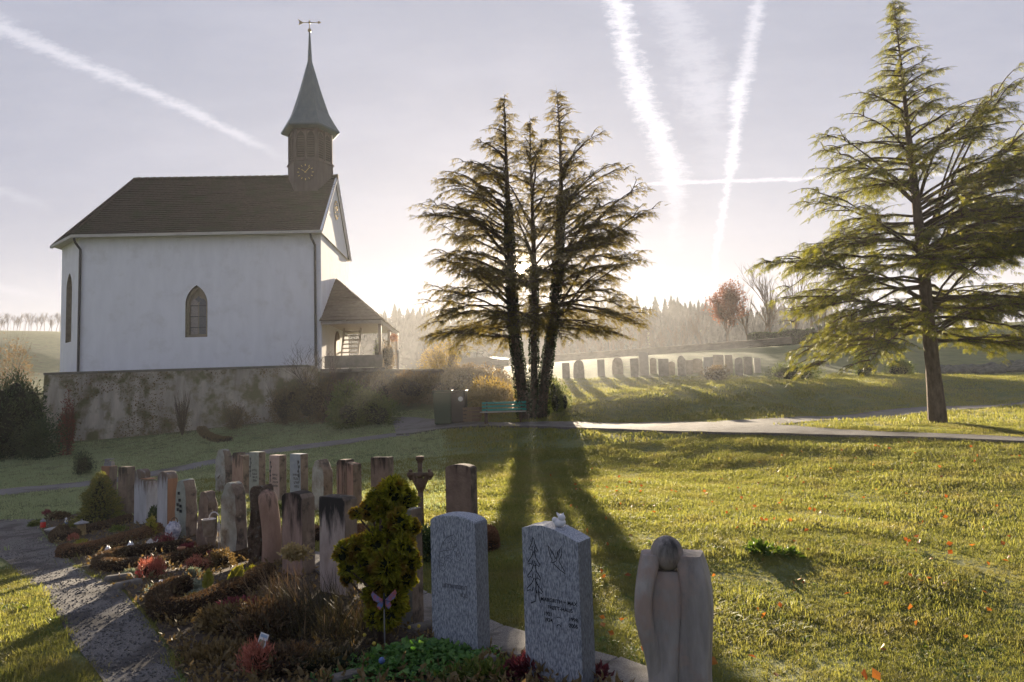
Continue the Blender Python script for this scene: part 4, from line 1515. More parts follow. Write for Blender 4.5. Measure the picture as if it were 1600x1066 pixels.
def clump(name, loc, rad, n, leaf, mat, lw=.4, lobes=7, core='core_green', spiky=0.0, twigs=0, seed=0, fill=.68, corescale=.46):
    """leafy shrub: uneven lobes covered in many small leaves, dark centre, a few twigs"""
    r = np.random.default_rng(seed + 11)
    o = empty(name, loc, 0)
    rad = A(rad)
    cs = unit(r.normal(size=(lobes, 3))) * r.uniform(.2, fill, (lobes, 1))
    cs[:, 2] = np.abs(cs[:, 2]) * .9 + .25
    cs = np.vstack([cs, [(0, 0, .45)]])
    lr = r.uniform(.38, .58, lobes + 1)
    k = r.integers(0, lobes + 1, n)
    dirs = unit(r.normal(size=(n, 3)))
    rr_ = lr[k] * r.uniform(.62, 1.0, n) * (1 + .35 * r.random(n) ** 4)
    p = cs[k] + dirs * rr_[:, None]
    keep = p[:, 2] > 0.0
    p, dirs = p[keep], dirs[keep]
    n = len(p)
    D = unit(dirs * (1 - spiky) + A((0, 0, .35 + 1.2 * spiky)) + r.normal(size=(n, 3)) * .45)
    G().leaves(p * rad, D, leaf * r.uniform(.6, 1.35, n), lw).build('foliage', M[mat], o)
    if core:
        g_ = G()
        for c_, q in zip(cs, lr):
            g_.sphere(c_ * rad, 1, 10, 7, rad * q * corescale)
        g_.build('core', M[core], o)
    if twigs:
        g_ = G()
        for _ in range(twigs):
            a = r.uniform(0, 6.28)
            e_ = A((math.cos(a) * .7, math.sin(a) * .7, r.uniform(.8, 1.25))) * rad
            m_ = e_ * .5 + r.normal(size=3) * .05
            g_.tube([(0, 0, 0), m_, e_], [.012, .008, .003], 4, False)
        g_.build('twigs', M['twig'], o)
    return o


def on(px, py):
    return gp(px, py)


BG = 'clipped heath borders round the graves'
for pts, w, h, mt_, lb in (
    ([(420, 905), (385, 925), (330, 952), (285, 972), (252, 968), (246, 945), (270, 932), (300, 928)], .20, .17, 'heath', 'curled dark heath border with sunlit orange end beside the gravel'),
    ([(330, 868), (280, 880), (215, 895), (165, 893), (152, 885), (180, 873), (230, 868), (300, 858)], .20, .15, 'heath', 'long looped dark heath border in the middle of the row'),
    ([(245, 832), (215, 845), (170, 858), (120, 872), (100, 868)], .26, .17, 'heath_top', 'thick reddish-brown heath hedge below the white marble stones'),
    ([(205, 815), (160, 828), (120, 838), (95, 850), (85, 842), (100, 832)], .22, .15, 'heath', 'rounded heath border near the lantern with a lid'),
    ([(400, 868), (370, 880), (340, 886)], .16, .13, 'heath', 'short heath border in front of the pale boulder stone'),
):
    P = smooth_line([tuple(on(*q))[:2] for q in pts])
    o = fuzz('heath_border', P, w, h, 9000, .028, mt_, 'core_brown')
    tag(o, lb, 'hedge', BG)
for k, (pts, lb) in enumerate(((([(640, 850), (600, 862), (575, 850), (560, 842)]), 'heath border behind the pinkish block, below the square brown stone'), (([(565, 842), (535, 852), (512, 848)]), 'heath border seen between the red and pinkish front stones'), (([(500, 848), (470, 838), (440, 846)]), 'low heath border behind the soot-topped red headstone'), ([(745, 862), (768, 858), (762, 846)], 'reddish round heath border at the foot of the brown slab by the lawn'))):
    P = smooth_line([tuple(on(*q))[:2] for q in pts])
    tag(fuzz('heath_border', P, .22, .20, 5000, .03, 'heath_top', 'core_brown'), lb, 'hedge', BG)


def plant(px, py, rad, n, leaf, mat, label, cat='plant', name='grave_plant', **kw):
    o = clump(name, on(px, py), rad, n, leaf, mat, seed=int(px * 3 + py), **kw)
    return tag(o, label, cat)


plant(240, 905, (.17, .17, .22), 1600, .05, 'heather_pink', 'reddish-pink heather tuft beside the red candle by the gravel', spiky=.6, lw=.16, core='core_brown')
plant(308, 893, (.16, .14, .15), 1200, .035, 'heather_pink', 'small faded pink heather below the looped border', spiky=.5, lw=.2, core='core_brown')
plant(348, 888, (.20, .18, .22), 2000, .035, 'bush_brown', 'round brown shrub at the foot of the pale boulder stone', core='core_brown')
plant(340, 872, (.16, .14, .10), 900, .03, 'heather_plum', 'plum-red ground heather right of the small candle', spiky=.3, core='core_brown')
plant(256, 858, (.18, .15, .16), 1200, .035, 'heather_plum', 'plum heather beside the blue and white urn', spiky=.3, core='core_brown')
plant(292, 862, (.15, .13, .10), 900, .035, 'heather_plum', 'low plum heather in front of the stone with dark squares', spiky=.3, core='core_brown')
plant(320, 938, (.22, .18, .07), 900, .04, 'grey_leaf', 'mat of grey-green cushion plants inside the curled border', core=None, fill=.8)
plant(270, 925, (.28, .20, .07), 1400, .035, 'grey_leaf', 'silvery creeping ground plants by the white candle', core=None, fill=.8)
plant(300, 903, (.09, .09, .10), 700, .03, 'grey_leaf', 'round pale green cushion plant')
plant(205, 900, (.09, .09, .07), 500, .03, 'grey_leaf', 'little grey cushion behind the red candle')
plant(370, 960, (.20, .16, .10), 800, .05, 'heather_plum', 'dark pink leafy filling inside the curled border', core=None, fill=.7)
plant(300, 948, (.13, .11, .10), 500, .05, 'bush_gold', 'golden leafy plant lit by the sun inside the curled border', core=None)
plant(395, 905, (.10, .10, .10), 400, .05, 'lime', 'small yellow-leaved plant before the red column', core=None)
plant(238, 838, (.10, .10, .27), 800, .05, 'lime', 'yellow-green dwarf conifer before the white marble stones', 'shrub', spiky=.5, lw=.25, name='dwarf_conifer')
plant(240, 822, (.16, .16, .30), 1500, .05, 'hedge_dark', 'dark green dwarf conifer behind the yellow one', 'shrub', spiky=.3, name='dwarf_conifer')
plant(185, 832, (.18, .16, .10), 900, .04, 'bush_green', 'low green mound below the brown block stone', core=None)
plant(115, 845, (.12, .10, .10), 500, .04, 'heather_pink', 'pink flowering heather by the hatted lantern', core=None)
plant(127, 850, (.13, .10, .06), 500, .035, 'lime', 'yellow-green edging plants under the hatted lantern', core=None)
plant(150, 818, (.12, .1, .12), 500, .035, 'heather_pink', 'small pink heather under the dwarf spruce', spiky=.4, core=None)
plant(55, 822, (.20, .16, .10), 900, .045, 'bush_green', 'green ground plant at the corner beside the far red candle', core=None)
plant(90, 812, (.35, .2, .16), 1500, .045, 'heath', 'dark heath mass behind the far candles', core='core_brown')
plant(73, 806, (.10, .10, .12), 500, .04, 'heather_plum', 'dark red round heather at the lawn edge', core='core_brown')
plant(470, 880, (.20, .18, .30), 1500, .05, 'bush_green', 'leafy green bush under faded hydrangea heads', 'shrub', name='hydrangea')
plant(440, 1052, (.30, .22, .16), 2600, .035, 'heath', 'dark low heath at the lower edge beside the small card', core='core_brown')
plant(405, 1058, (.16, .12, .20), 1400, .05, 'heather_pink', 'rusty upright heather under the small card', spiky=.6, lw=.15, core='core_brown')
plant(345, 985, (.25, .20, .16), 2200, .04, 'bush_brown', 'brown dry shrublet catching sun beside the curled border', core='core_brown')
plant(400, 1000, (.42, .30, .22), 4200, .04, 'heath', 'broad dark heath mound in the front grave', core='core_brown')
plant(330, 1030, (.30, .25, .06), 900, .05, 'bush_brown', 'carpet of dry leaves at the path corner', core=None, fill=.85)
plant(520, 1050, (.32, .22, .12), 2000, .04, 'dark_stem', 'dark creeping plants in front of the cypress', core='core_green')
plant(835, 1062, (.20, .16, .13), 1300, .055, 'burgundy', 'burgundy succulent rosettes at the foot of the carved granite stone', core='core_brown')
plant(920, 1066, (.12, .1, .07), 500, .045, 'burgundy', 'small burgundy plants at the right foot of the carved granite stone', core=None)
plant(760, 1062, (.30, .16, .08), 1100, .05, 'bush_green', 'green creeping plants between the two granite stones', core=None, fill=.8)
plant(664, 876, (.26, .22, .36), 3200, .045, 'hedge_dark', 'dark clipped shrub behind the grey granite stone', 'shrub', name='shrub')
plant(450, 800, (.25, .2, .16), 900, .05, 'bush_green', 'green grave plants behind the red front stones', core='core_green')
plant(1190, 866, (.15, .10, .09), 110, .10, 'weed', 'broad-leaved green weed clump in the sunny lawn', name='weed_clump', core=None, lw=.6)
plant(1225, 870, (.18, .12, .05), 110, .08, 'weed', 'flat weed rosette right of the taller weed clump', name='weed_clump', core=None, lw=.6)

# faded hydrangea heads
o = clump('flower_heads', at(462, 858, 6.2) + Vector((0, 0, -.09)), (.14, .10, .11), 900, .028, 'cream_flower', core=None, lw=.8, seed=5)
tag(o, 'faded cream hydrangea flower heads glowing in the light', 'flowers')
# ground cover with broad leaves
gcv = empty('ground_cover', on(650, 1045), 0, 'bright green broad-leaved ground cover before the granite stone', 'plant')
n = 2600
u_, v_ = rng.normal(size=n) * .30, rng.normal(size=n) * .20
keep = (np.abs(u_) < .62) & (np.abs(v_) < .42)
u_, v_ = u_[keep], v_[keep]
xx, yy = gcv.location.x + u_ * .95 + v_ * .3, gcv.location.y + v_
zz = gz(xx, yy) + np.clip(.16 * np.exp(-(u_ / .5) ** 2 - (v_ / .33) ** 2), 0, 1) * rng.uniform(.5, 1.1, len(u_))
D = unit(rng.normal(size=(len(u_), 3)) * (1, 1, .35) + A((0, 0, .25)))
G().leaves(np.stack([xx, yy, zz], 1) - A(gcv.location), D, rng.uniform(.03, .065, len(u_)), .75, A((0, 0, 1)), .5).build('foliage', M['groundcover'], gcv)
for px, py in ((570, 1025), (585, 1040), (640, 1012), (655, 1010), (690, 1005)):
    G().sphere(A(on(px, py)) + A((0, 0, .15)) - A(gcv.location), .014, 6, 4).build('flower', M['yellow_flower'], gcv)
fl = G().sphere(A(on(597, 1062)) + A((0, 0, .12)) - A(gcv.location), .022, 8, 5)
fl.build('blue_flower', M['blue_ceramic'], gcv)

# stems: dead grasses and lavender in the front grave
def stems(px, py, n, hgt, spread, lean, mat, label, wd=.03, name='dry_stems', cat='plant'):
    p = on(px, py)
    b = np.stack([rng.normal(size=n) * spread * .25, rng.normal(size=n) * spread * .25, np.zeros(n)], 1)
    D = unit(np.stack([rng.normal(size=n) * .28 + lean[0], rng.normal(size=n) * .28 + lean[1], np.ones(n)], 1))
    o_ = G().leaves(b, D, hgt * rng.uniform(.5, 1.1, n), wd).build(name, M[mat], None, False, p)
    return tag(o_, label, cat)


stems(455, 950, 170, .45, .45, (-.55, .1), 'dry_stem', 'pale dry flower stems leaning in front of the hydrangea', .012)
stems(490, 985, 700, .42, .9, (-.35, .0), 'dark_stem', 'dark bushy lavender-like stems left of the cypress', .014)
stems(545, 1005, 400, .32, .6, (-.1, -.1), 'dark_stem', 'dark wiry stems at the foot of the cypress', .016)
stems(525, 1000, 30, .35, .35, (.2, 0), 'dry_stem', 'few bare reddish twigs before the cypress', .02)

# flat golden thuja sprays
for (px, py, hh, ln, lb) in ((323, 932, .25, 0.02, 'upright yellow-green thuja spray inside the curled border'), (352, 930, .32, .55, 'leaning yellow-green thuja spray behind the curled border')):
    p = on(px, py)
    g = G()
    n = 70
    t = np.linspace(.05, 1, n)
    s = np.where(np.arange(n) % 2, 1, -1)
    ax = unit(A((ln, .1, 1)))
    P = ax[None] * (t * hh)[:, None]
    D = unit(ax[None] * 1.2 + A((1, 0, -ln))[None] * s[:, None] * .9 + rng.normal(size=(n, 3)) * .12)
    g.leaves(P, D, hh * .26 * np.sin(np.clip(t * .95 + .12, 0, 1) * math.pi) + .02, .45, A((0, -1, 0)), .3)
    g.tube([(0, 0, -.02), tuple(ax * hh)], [.006, .002], 5)
    tag(g.build('thuja_spray', M['lime'], None, False, p), lb, 'plant')


# the cloud-formed cypress
def cypress():
    base = on(598, 985)
    base = at(598, 985, 5.35)
    base.z = gz1(base.x, base.y)
    e_ = empty('cypress', base, 0, 'bushy golden-green dwarf cypress with cloud-like foliage between the stones', 'shrub')
    k = 5.35 / FPX
    lobes_ = [(612, 770, 26), (590, 778, 22), (634, 785, 20), (575, 800, 18), (600, 800, 28), (625, 812, 22), (640, 828, 16), (560, 800, 12), (610, 835, 28), (585, 850, 26), (560, 858, 24), (542, 862, 20), (545, 885, 16), (635, 850, 22), (640, 880, 18), (610, 880, 30), (580, 885, 28), (600, 910, 30), (565, 905, 18), (630, 905, 22), (612, 935, 26), (585, 935, 24), (605, 960, 24), (620, 955, 18), (588, 962, 18), (540, 907, 12), (642, 870, 14)]
    g_, gt, core = G(), G(), G()
    top = at(606, 762, 5.35).z - base.z
    gt.tube([(0, 0, -.05), (.01, 0, .35), (-.02, .02, .75), (.02, 0, top * .92)], [.045, .035, .022, .006], 8)
    for (px, py, r) in lobes_:
        c = A(at(px, py, 5.35)) - A(base)
        c[1] += rng.uniform(-.10, .12)
        rr3 = r * k
        core.sphere(c, rr3 * .62, 8, 6)
        m_ = int(20 + r * 2.2)
        # fans: each a small curved spray of scale leaves
        dirs = unit(rng.normal(size=(m_, 3)) + A((0, -.25, .25)))
        for d in dirs:
            o_ = c + d * rr3 * .55
            side = unit(np.cross(d, rng.normal(size=3)))
            nl = 9
            a = np.linspace(-1.0, 1.0, nl)[:, None]
            DD = unit(d[None] * np.cos(a) + side[None] * np.sin(a) + rng.normal(size=(nl, 3)) * .12)
            ln = rr3 * rng.uniform(.45, .65) * (1 - .25 * np.abs(a[:, 0]))
            g_.leaves(np.repeat(o_[None], nl, 0), DD, ln, .42, np.cross(d, side), .25)
        gt.tube([(0, 0, max(.1, c[2] - .25)), c], [.012, .005], 5, False)
    g_.build('foliage', M['cypress'], e_)
    core.build('core', M['core_green'], e_)
    gt.build('stem', M['bark'], e_, True)


cypress()


def spruce(base, hgt, rad, label, mat='spruce', n=44, name='dwarf_spruce'):
    e_ = empty(name, base, 0, label, 'shrub')
    g_, gt = G(), G()
    gt.tube([(0, 0, -.05), (0, 0, hgt)], [.03, .005], 6)
    core = G().lathe([(rad * .75, .02), (rad * .6, hgt * .3), (rad * .3, hgt * .65), (.01, hgt * .92)], n=10)
    for k in range(n):
        t = (k + .5) / n
        z = hgt * (.04 + .95 * t)
        rr0 = rad * (1 - t) ** .8 * random.uniform(.8, 1.15) + .02
        for a in np.linspace(0, 6.283, max(4, int(26 * (1 - t) + 4)), endpoint=False) + random.random():
            d = A((math.cos(a), math.sin(a), .55))
            m_ = 7
            rr4 = rr0 * (1 + .55 * mnoise.noise(Vector((math.cos(a) * 1.6, math.sin(a) * 1.6, z * 4))))
            P = A((math.cos(a), math.sin(a), 0))[None] * (rr4 * np.linspace(.55, .98, m_))[:, None] + A((0, 0, z))
            D = unit(d[None] + rng.normal(size=(m_, 3)) * .55)
            g_.leaves(P, D, hgt * rng.uniform(.04, .08, m_), .35)
    g_.build('foliage', M[mat], e_)
    core.build('core', M['core_green'], e_)
    gt.build('stem', M['bark'], e_)


pb = at(156, 812, 13.6)
pb.z = gz1(pb.x, pb.y)
spruce(pb, at(155, 738, 13.6).z - pb.z, .42, 'bushy yellow-green dwarf spruce at the far end of the graves')


# lanterns, candles, figures
def lantern_red(px, py, s, label, lid):
    p = on(px, py)
    e_ = empty('grave_candle', p, 0, label, 'candle')
    G().lathe([(0, 0), (.034 * s, 0), (.038 * s, .02 * s), (.038 * s, .09 * s), (.03 * s, .10 * s), (0, .10 * s)], n=14).build('glass', M['red_glass'], e_, True)
    g_ = G().lathe([(.036 * s, .101 * s), (.040 * s, .105 * s), (.036 * s, .125 * s), (.014 * s, .135 * s), (.012 * s, .15 * s), (0, .155 * s)], n=14)
    g_.build('lid', M[lid], e_, True)


lantern_red(217, 905, 1.0, 'red glass grave candle with pale lid by the gravel path', 'brass')
lantern_red(67, 826, 1.35, 'red glass grave candle with silver lid at the far corner', 'zinc')
p = on(252, 928)
e_ = empty('grave_candle', p, R(20), 'plain white candle tube standing by the curled border', 'candle')
e_.rotation_euler[1] = R(9)
G().lathe([(0, 0), (.042, 0), (.042, .125), (.036, .127), (.034, .115), (0, .115)], n=16).build('tube', M['ceramic'], e_, True)
p = on(283, 868)
e_ = empty('grave_candle', p, 0, 'small terracotta candle pot in front of the stone with dark squares', 'candle')
G().lathe([(0, 0), (.04, 0), (.048, .09), (.053, .092), (.053, .115), (.045, .115), (.043, .1), (0, .1)], n=14).build('pot', M['terracotta'], e_, True)
p = on(127, 838)
e_ = empty('grave_lantern', p, R(15), 'stone-coloured lantern with a flat hat-like lid', 'lantern')
G().lathe([(0, 0), (.085, 0), (.09, .03), (.075, .06), (.07, .2), (.085, .22)], n=8).build('body', M['brass'], e_)
G().lathe([(0, .222), (.115, .222), (.115, .235), (.05, .262), (.02, .27), (.012, .30), (0, .305)], n=18).build('lid', M['zinc'], e_)
p = on(86, 832)
tag(G().lathe([(0, .0), (.10, .0), (.17, .06), (.175, .075), (.12, .09), (0, .085)], n=18).build('bowl', M['zinc'], None, True, p), 'dark flat bowl between the red candle and hatted lantern', 'bowl')


def cat_fig(px, py, s, label, lying=False):
    p = on(px, py)
    e_ = empty('figurine', p, R(-30), label, 'figurine')
    g_ = G()
    if lying:
        g_.sphere((0, 0, .04 * s), .06 * s, 12, 8, (1.7, .9, .75))
        hd = A((-.03, -.03, .10)) * s
        g_.tube(smooth_line([(.10 * s, 0, .03 * s), (.13 * s, .02, .05 * s), (.11 * s, .05 * s, .06 * s)]), .012 * s, 6)
    else:
        g_.sphere((0, 0, .05 * s), .05 * s, 12, 8, (1, .9, 1.25))
        hd = A((0, -.015, .125)) * s
    g_.sphere(hd, .036 * s, 12, 8)
    for sx in (-1, 1):
        g_.lathe([(.014 * s, 0), (.001, .032 * s)], hd + A((sx * .022 * s, 0, .026 * s)), 6)
    g_.sphere(hd + A((0, -.034 * s, -.006 * s)), .012 * s, 8, 6)
    g_.build('body', M['ceramic'], e_, True)


cat_fig(170, 872, 1.0, 'small white sitting cat figure beside the gravel bed')
cat_fig(211, 868, 1.35, 'white reclining cat figure near the quartz stones', True)
p = on(103, 825)
e_ = empty('figurine', p, 0, 'slim blue and white standing figure behind the dark bowl', 'figurine')
G().lathe([(0, 0), (.035, 0), (.028, .07), (.022, .11)], n=10).build('robe', M['blue_ceramic'], e_, True)
G().lathe([(.022, .112), (.026, .14), (.012, .16), (.02, .175), (.02, .195), (0, .21)], n=10).build('body', M['ceramic'], e_, True)
# urn with handle
p = on(268, 846)
e_ = empty('grave_urn', p, 0, 'blue and white mottled urn with an arched handle', 'urn')
e_.rotation_euler[1] = R(8)
pm('mottle', (.62, .62, .68), (.10, .12, .20), 16, .4)
G().lathe([(0, 0), (.075, 0), (.085, .05), (.11, .12), (.115, .2), (.09, .26), (.07, .28), (.075, .30), (0, .30)], n=18).build('body', M['mottle'], e_, True)
G().tube([(.05 * math.cos(a), 0, .30 + .07 * math.sin(a)) for a in np.linspace(0, math.pi, 9)], .009, 6).build('handle', M['iron'], e_, True)
# quartz stones
for k, (px, py, s) in enumerate(((236, 858, .09), (249, 855, .075), (226, 862, .06))):
    q = on(px, py)
    g_ = G().sphere((0, 0, .5), 1, 9, 6)
    V = g_.V[0]
    g_.V[0] = (V + np.array([tuple(mnoise.noise_vector(Vector(v * 2 + k * 5))) for v in V]) * .45) * s
    tag(g_.build('rock', M['quartz'], None, False, q), ('large pale quartz rock below the urn', 'pale quartz rock nearest the urn', 'smallest pale quartz rock next to the reclining cat')[k], 'rock')
# bucket hanging on a shepherd's hook
p = at(342, 880, 9.0)
p.z = gz1(p.x, p.y)
hz = at(338, 800, 9.0).z - p.z
bx_ = at(327, 800, 9.0).x - p.x
e_ = empty('plant_hook', p, 0, 'pale bent metal hook stake holding a small bucket', 'hook')
arc_ = [(0, 0, -.1), (0, 0, hz * .8)] + [(bx_ * .5 + math.cos(a) * -bx_ * .5, 0, hz * .88 + math.sin(a) * hz * .12) for a in np.linspace(0, math.pi, 8)] + [(bx_ * 1.12, 0, hz * .84), (bx_ * 1.05, 0, hz * .80)]
G().tube(arc_, .008, 6).build('rod', M['enamel'], e_, True)
zb_ = at(328, 838, 9.0).z
e_ = empty('bucket', (p.x + bx_ * 1.05, p.y, zb_), R(10), 'small whitish enamel bucket hanging before the brown boulder stone', 'bucket')
bh = at(328, 811, 9.0).z - zb_
G().lathe([(0, 0), (.062, 0), (.086, bh), (.091, bh), (.083, bh - .01), (.058, .012), (0, .012)], n=20).build('pail', M['enamel'], e_, True)
hh_ = p.z + hz * .80 - zb_
G().tube([(.087 * math.cos(a), 0, bh + (hh_ - bh) * math.sin(a)) for a in np.linspace(0, math.pi, 11)], .005, 5).build('handle', M['iron'], e_, True)
# card on a stick
p = at(409, 1030, 4.75)
p.z = gz1(p.x, p.y)
zc_ = at(411, 1001, 4.75).z - p.z
e_ = empty('plant_card', p, R(-12), 'small white printed card on a stick tilted in the dark heath', 'sign')
G().tube([(0, 0, -.05), (.008, 0, zc_)], .004, 5).build('stick', M['zinc'], e_)
o = G().box((0, 0, 0), (.062, .004, .098)).build('card', M['card'], e_)
o.location, o.rotation_euler = (.01, -.006, zc_), (R(-12), R(16), 0)
o2 = G().box((0, -.003, -.016), (.044, .002, .046)).build('picture', M['card_print'], o)
o2 = G().box((0, -.003, .032), (.048, .002, .018)).build('heading', M['card_blue'], o)
# butterfly on a rod
p = at(601, 998, 5.0)
p.z = gz1(p.x, p.y)
zt_ = at(598, 938, 5.0).z - p.z
e_ = empty('butterfly_stake', p, R(15), 'painted butterfly ornament on a thin grey rod before the cypress', 'ornament')
G().tube([(0, 0, -.05), (0, 0, zt_ + .02)], .005, 6).build('rod', M['zinc'], e_)
for s in (-1, 1):
    g_ = G().prism([(s * .005, zt_), (s * .038, zt_ + .028), (s * .08, zt_ + .066), (s * .09, zt_ + .046), (s * .076, zt_ + .008), (s * .046, zt_ - .01)], -.004, .004, (s * .046, zt_ + .027))
    g_.build('upper_wing', M['wing_red'] if s < 0 else M['wing_blue'], e_)
    g_ = G().prism([(s * .005, zt_ - .005), (s * .042, zt_ - .015), (s * .052, zt_ - .04), (s * .03, zt_ - .065), (s * .010, zt_ - .04)], -.003, .003, (s * .027, zt_ - .032))
    g_.build('lower_wing', M['wing_blue'] if s < 0 else M['wing_red'], e_)
G().tube([(0, -.008, zt_ - .06), (0, -.01, zt_), (0, -.008, zt_ + .05)], [.004, .009, .006], 7).build('body', M['engrave'], e_, True)
for k, (px, py, s) in enumerate(((607, 1000, .036), (622, 997, .032))):
    q = at(px, py, 5.05)
    q.z = gz1(q.x, q.y)
    prof = [(0, .15 * s), (.5 * s, .0), (.95 * s, .45 * s), (1.0 * s, .85 * s), (.75 * s, 1.4 * s), (.2 * s, 1.55 * s), (0, 1.4 * s)]
    tag(G().lathe(prof, n=16).build('gourd', M['pumpkin'], None, True, q), ('larger yellow-green gourd on the soil under the cypress', 'smaller yellow gourd nearer the granite stone')[k], 'gourd')
# low edging stones along the plots
for k, (px, py, ln, rz, lb) in enumerate(((185, 908, .30, .5, 'dark edging stone beside the red candle'), (200, 918, .30, 1.0, 'mossy edging stone nearest the gravel'), (560, 1062, .40, .6, 'pale edging stone at the corner of the ground cover'), (665, 985, .35, .7, 'low stone at the foot of the cypress plot'), (760, 1040, .16, .3, 'rounded boulder between the two granite stones'))):
    q = on(px, py)
    g_ = G().box((0, 0, .02), (ln, .11, .10), rz, .85)
    o = g_.build('edging_stone', M['kerb'], None, False, q)
    bevel(o, .025, 2)
    tag(o, lb, 'edging stone')
# white pebbles
g_ = G()
for _ in range(420):
    t_ = random.random()
    px, py = 120 + 70 * t_ + random.uniform(-18, 18), 892 - 22 * t_ + random.uniform(-9, 9)
    q = on(px, py)
    g_.sphere(A(q) + A((0, 0, .006)), random.uniform(.008, .016), 5, 3, (1.2, 1, .7))
tag(g_.build('pebbles', M['white_pebble']), 'spill of pale pebbles at the edge of the gravel', 'pebbles', kind='stuff')
# ------------------------------------------------------------------ the big conifers
SUN_A = A(SUN_DIR)


def frond_template():
    """flat lacy spray, length 1 along +x, in the xy plane, drooping"""
    L_ = []
    n = 7
    for i in range(n):
        t = .06 + .9 * i / n
        ln = .36 * (1 - t) ** .6 + .08
        for s in (-1, 1):
            b = (t, 0, -.18 * t * t)
            a = R(48 - 14 * t) * s
            d = (math.cos(a), math.sin(a), -.25)
            L_.append((b, d, ln))
    L_.append(((.8, 0, -.12), (1, 0, -.5), .25))
    V = []
    for b, d, ln in L_:
        b, d = A(b), unit(d)
        w = unit(np.cross(d, (0, 0, 1))) * ln * .095
        V += [b, b + d * ln * .4 + w, b + d * ln, b + d * ln * .4 - w]
    return A(V)


FT = frond_template()
NF = len(FT)


class Conifer:
    def __init__(s, base):
        s.base = A(base)
        s.gap = 0.0
        s.wood, s.P, s.D, s.U, s.S = G(), [], [], [], []

    def frond(s, p, d, up, size):
        s.P.append(p)
        s.D.append(d)
        s.U.append(up)
        s.S.append(size)

    def branch(s, start, az, length, rise, droop, dens=1.0, lat=.42, r0=.05, curl=0.0, level=0):
        """limb feathered with small hanging sprays, forking into shorter side limbs"""
        d0 = A((math.cos(az), math.sin(az), 0))
        side = A((-math.sin(az), math.cos(az), 0))
        n = max(5, int(length / .107))
        t = np.linspace(0, 1, n)
        wig = np.cumsum(rng.normal(size=n) * .022 * length ** .5)
        wz = np.cumsum(rng.normal(size=n) * .012 * length ** .5)
        P = start + d0[None] * (t * length)[:, None] + side[None] * (wig * t + curl * t * t)[:, None]
        P[:, 2] += rise * length * np.sin(t * 1.45) - droop * length * t ** 2.2 + wz
        if s.gap:                                  # no limb crosses the opening in front of the sun
            rel = P + s.base - A((0, 0, CAMZ))
            if np.linalg.norm(rel - (rel @ SUN_A)[:, None] * SUN_A, axis=1).min() < s.gap:
                return
        k = 3 if n > 12 else (2 if n > 7 else 1)
        s.wood.tube(P[::k], (r0 * (1 - t) + .005)[::k], 4, False)
        tan = unit(np.gradient(P, axis=0))
        t0 = .10 if level == 0 and length > 1.5 else .05
        for i in range(n):
            if t[i] < t0:
                continue
            for sd in (-1, 1):
                if random.random() > dens:
                    continue
                dd = unit(tan[i] * random.uniform(.3, .9) + side * sd * random.uniform(.3, .8) + A((0, 0, random.uniform(-1.0, .12))) + rng.normal(size=3) * .18)
                s.frond(P[i], dd, A((0, 0, 1)) + rng.normal(size=3) * .5, random.uniform(.15, .31) * (1 - .25 * t[i]))
        if level < 2 and length > .7:
            m_ = int((length * (2.6 if level == 0 else 2.2)) * dens)
            for q in range(m_):
                f = random.uniform(.22, .95)
                i = int(f * (n - 1))
                sd = 1 if q % 2 else -1
                ll = min(length * lat * (1 - f) ** .6 * random.uniform(.6, 1.1) + .18, 2.2 if level == 0 else .8)
                s.branch(P[i], az + sd * random.uniform(.45, .95), ll, rise * .5 + random.uniform(-.12, .18), random.uniform(.10, .42), dens, lat, r0 * .4, 0.0, level + 1)
        s.frond(P[-1], tan[-1], A((0, 0, 1)), .28)

    def finish(s, root, mat, bark, gap=None, fsc=1.0, wd=1.0):
        P, D, U, S = A(s.P), unit(s.D), A(s.U), A(s.S) * fsc
        if gap is not None:                        # the small opening the sun looks through
            rel = P + D * S[:, None] * .5 + A(root.location) - A((0, 0, CAMZ))
            dist = np.linalg.norm(rel - (rel @ SUN_A)[:, None] * SUN_A, axis=1)
            k = dist > gap * (1 + .25 * rng.random(len(P)))
            P, D, U, S = P[k], D[k], U[k], S[k]
        sd = unit(np.cross(U, D))
        up = np.cross(D, sd)
        V = P[:, None] + S[:, None, None] * (FT[None, :, 0, None] * D[:, None] + FT[None, :, 1, None] * sd[:, None] * wd + FT[None, :, 2, None] * up[:, None])
        o = G().add(V.reshape(-1, 3), np.arange(len(P) * NF).reshape(-1, 4)).build('crown', M[mat], root)
        o['kind'] = 'stuff'
        s.wood.build('branches', M[bark], root, True)['kind'] = 'stuff'
        return o


def interp(tab, h):
    tab = A(tab)
    return float(np.interp(h, tab[:, 0], tab[:, 1]))


def trunk(g, pts, r, n=10, lump=.0):
    P = resample(smooth_line(pts), 22)
    rad = np.interp(np.linspace(0, 1, 22), np.linspace(0, 1, len(r)), r)
    g.tube(P, rad * (1 + lump * rng.normal(size=22)), n)
    return P


def spire(c, P, top, span=2.4):
    """short feathery shoots closing the tip of a stem"""
    z = top - span
    while z < top:
        sx = A([np.interp(z, P[:, 2], P[:, i]) for i in range(3)])
        c.branch(sx, random.uniform(0, 6.283), .16 + (top - z) * random.uniform(.18, .36), random.uniform(.15, .5), .25, .9, .4, .012)
        z += .055
    c.frond(P[-1], A((0, 0, 1)), A((1, 0, 0)), .25)


# three-stemmed tree with the sun behind it
CT = at(828, 655, 27.0)
CT.z = gz1(CT.x, CT.y)
ct = empty('conifer_tree', CT, 0, 'tall three-stemmed ivy-clad conifer with the sun shining through', 'tree')
c3 = Conifer(CT)
c3.gap = .075


def loc3(px, py, dy=0.0):
    return A(at(px, py, 27.0 + dy)) - A(CT)


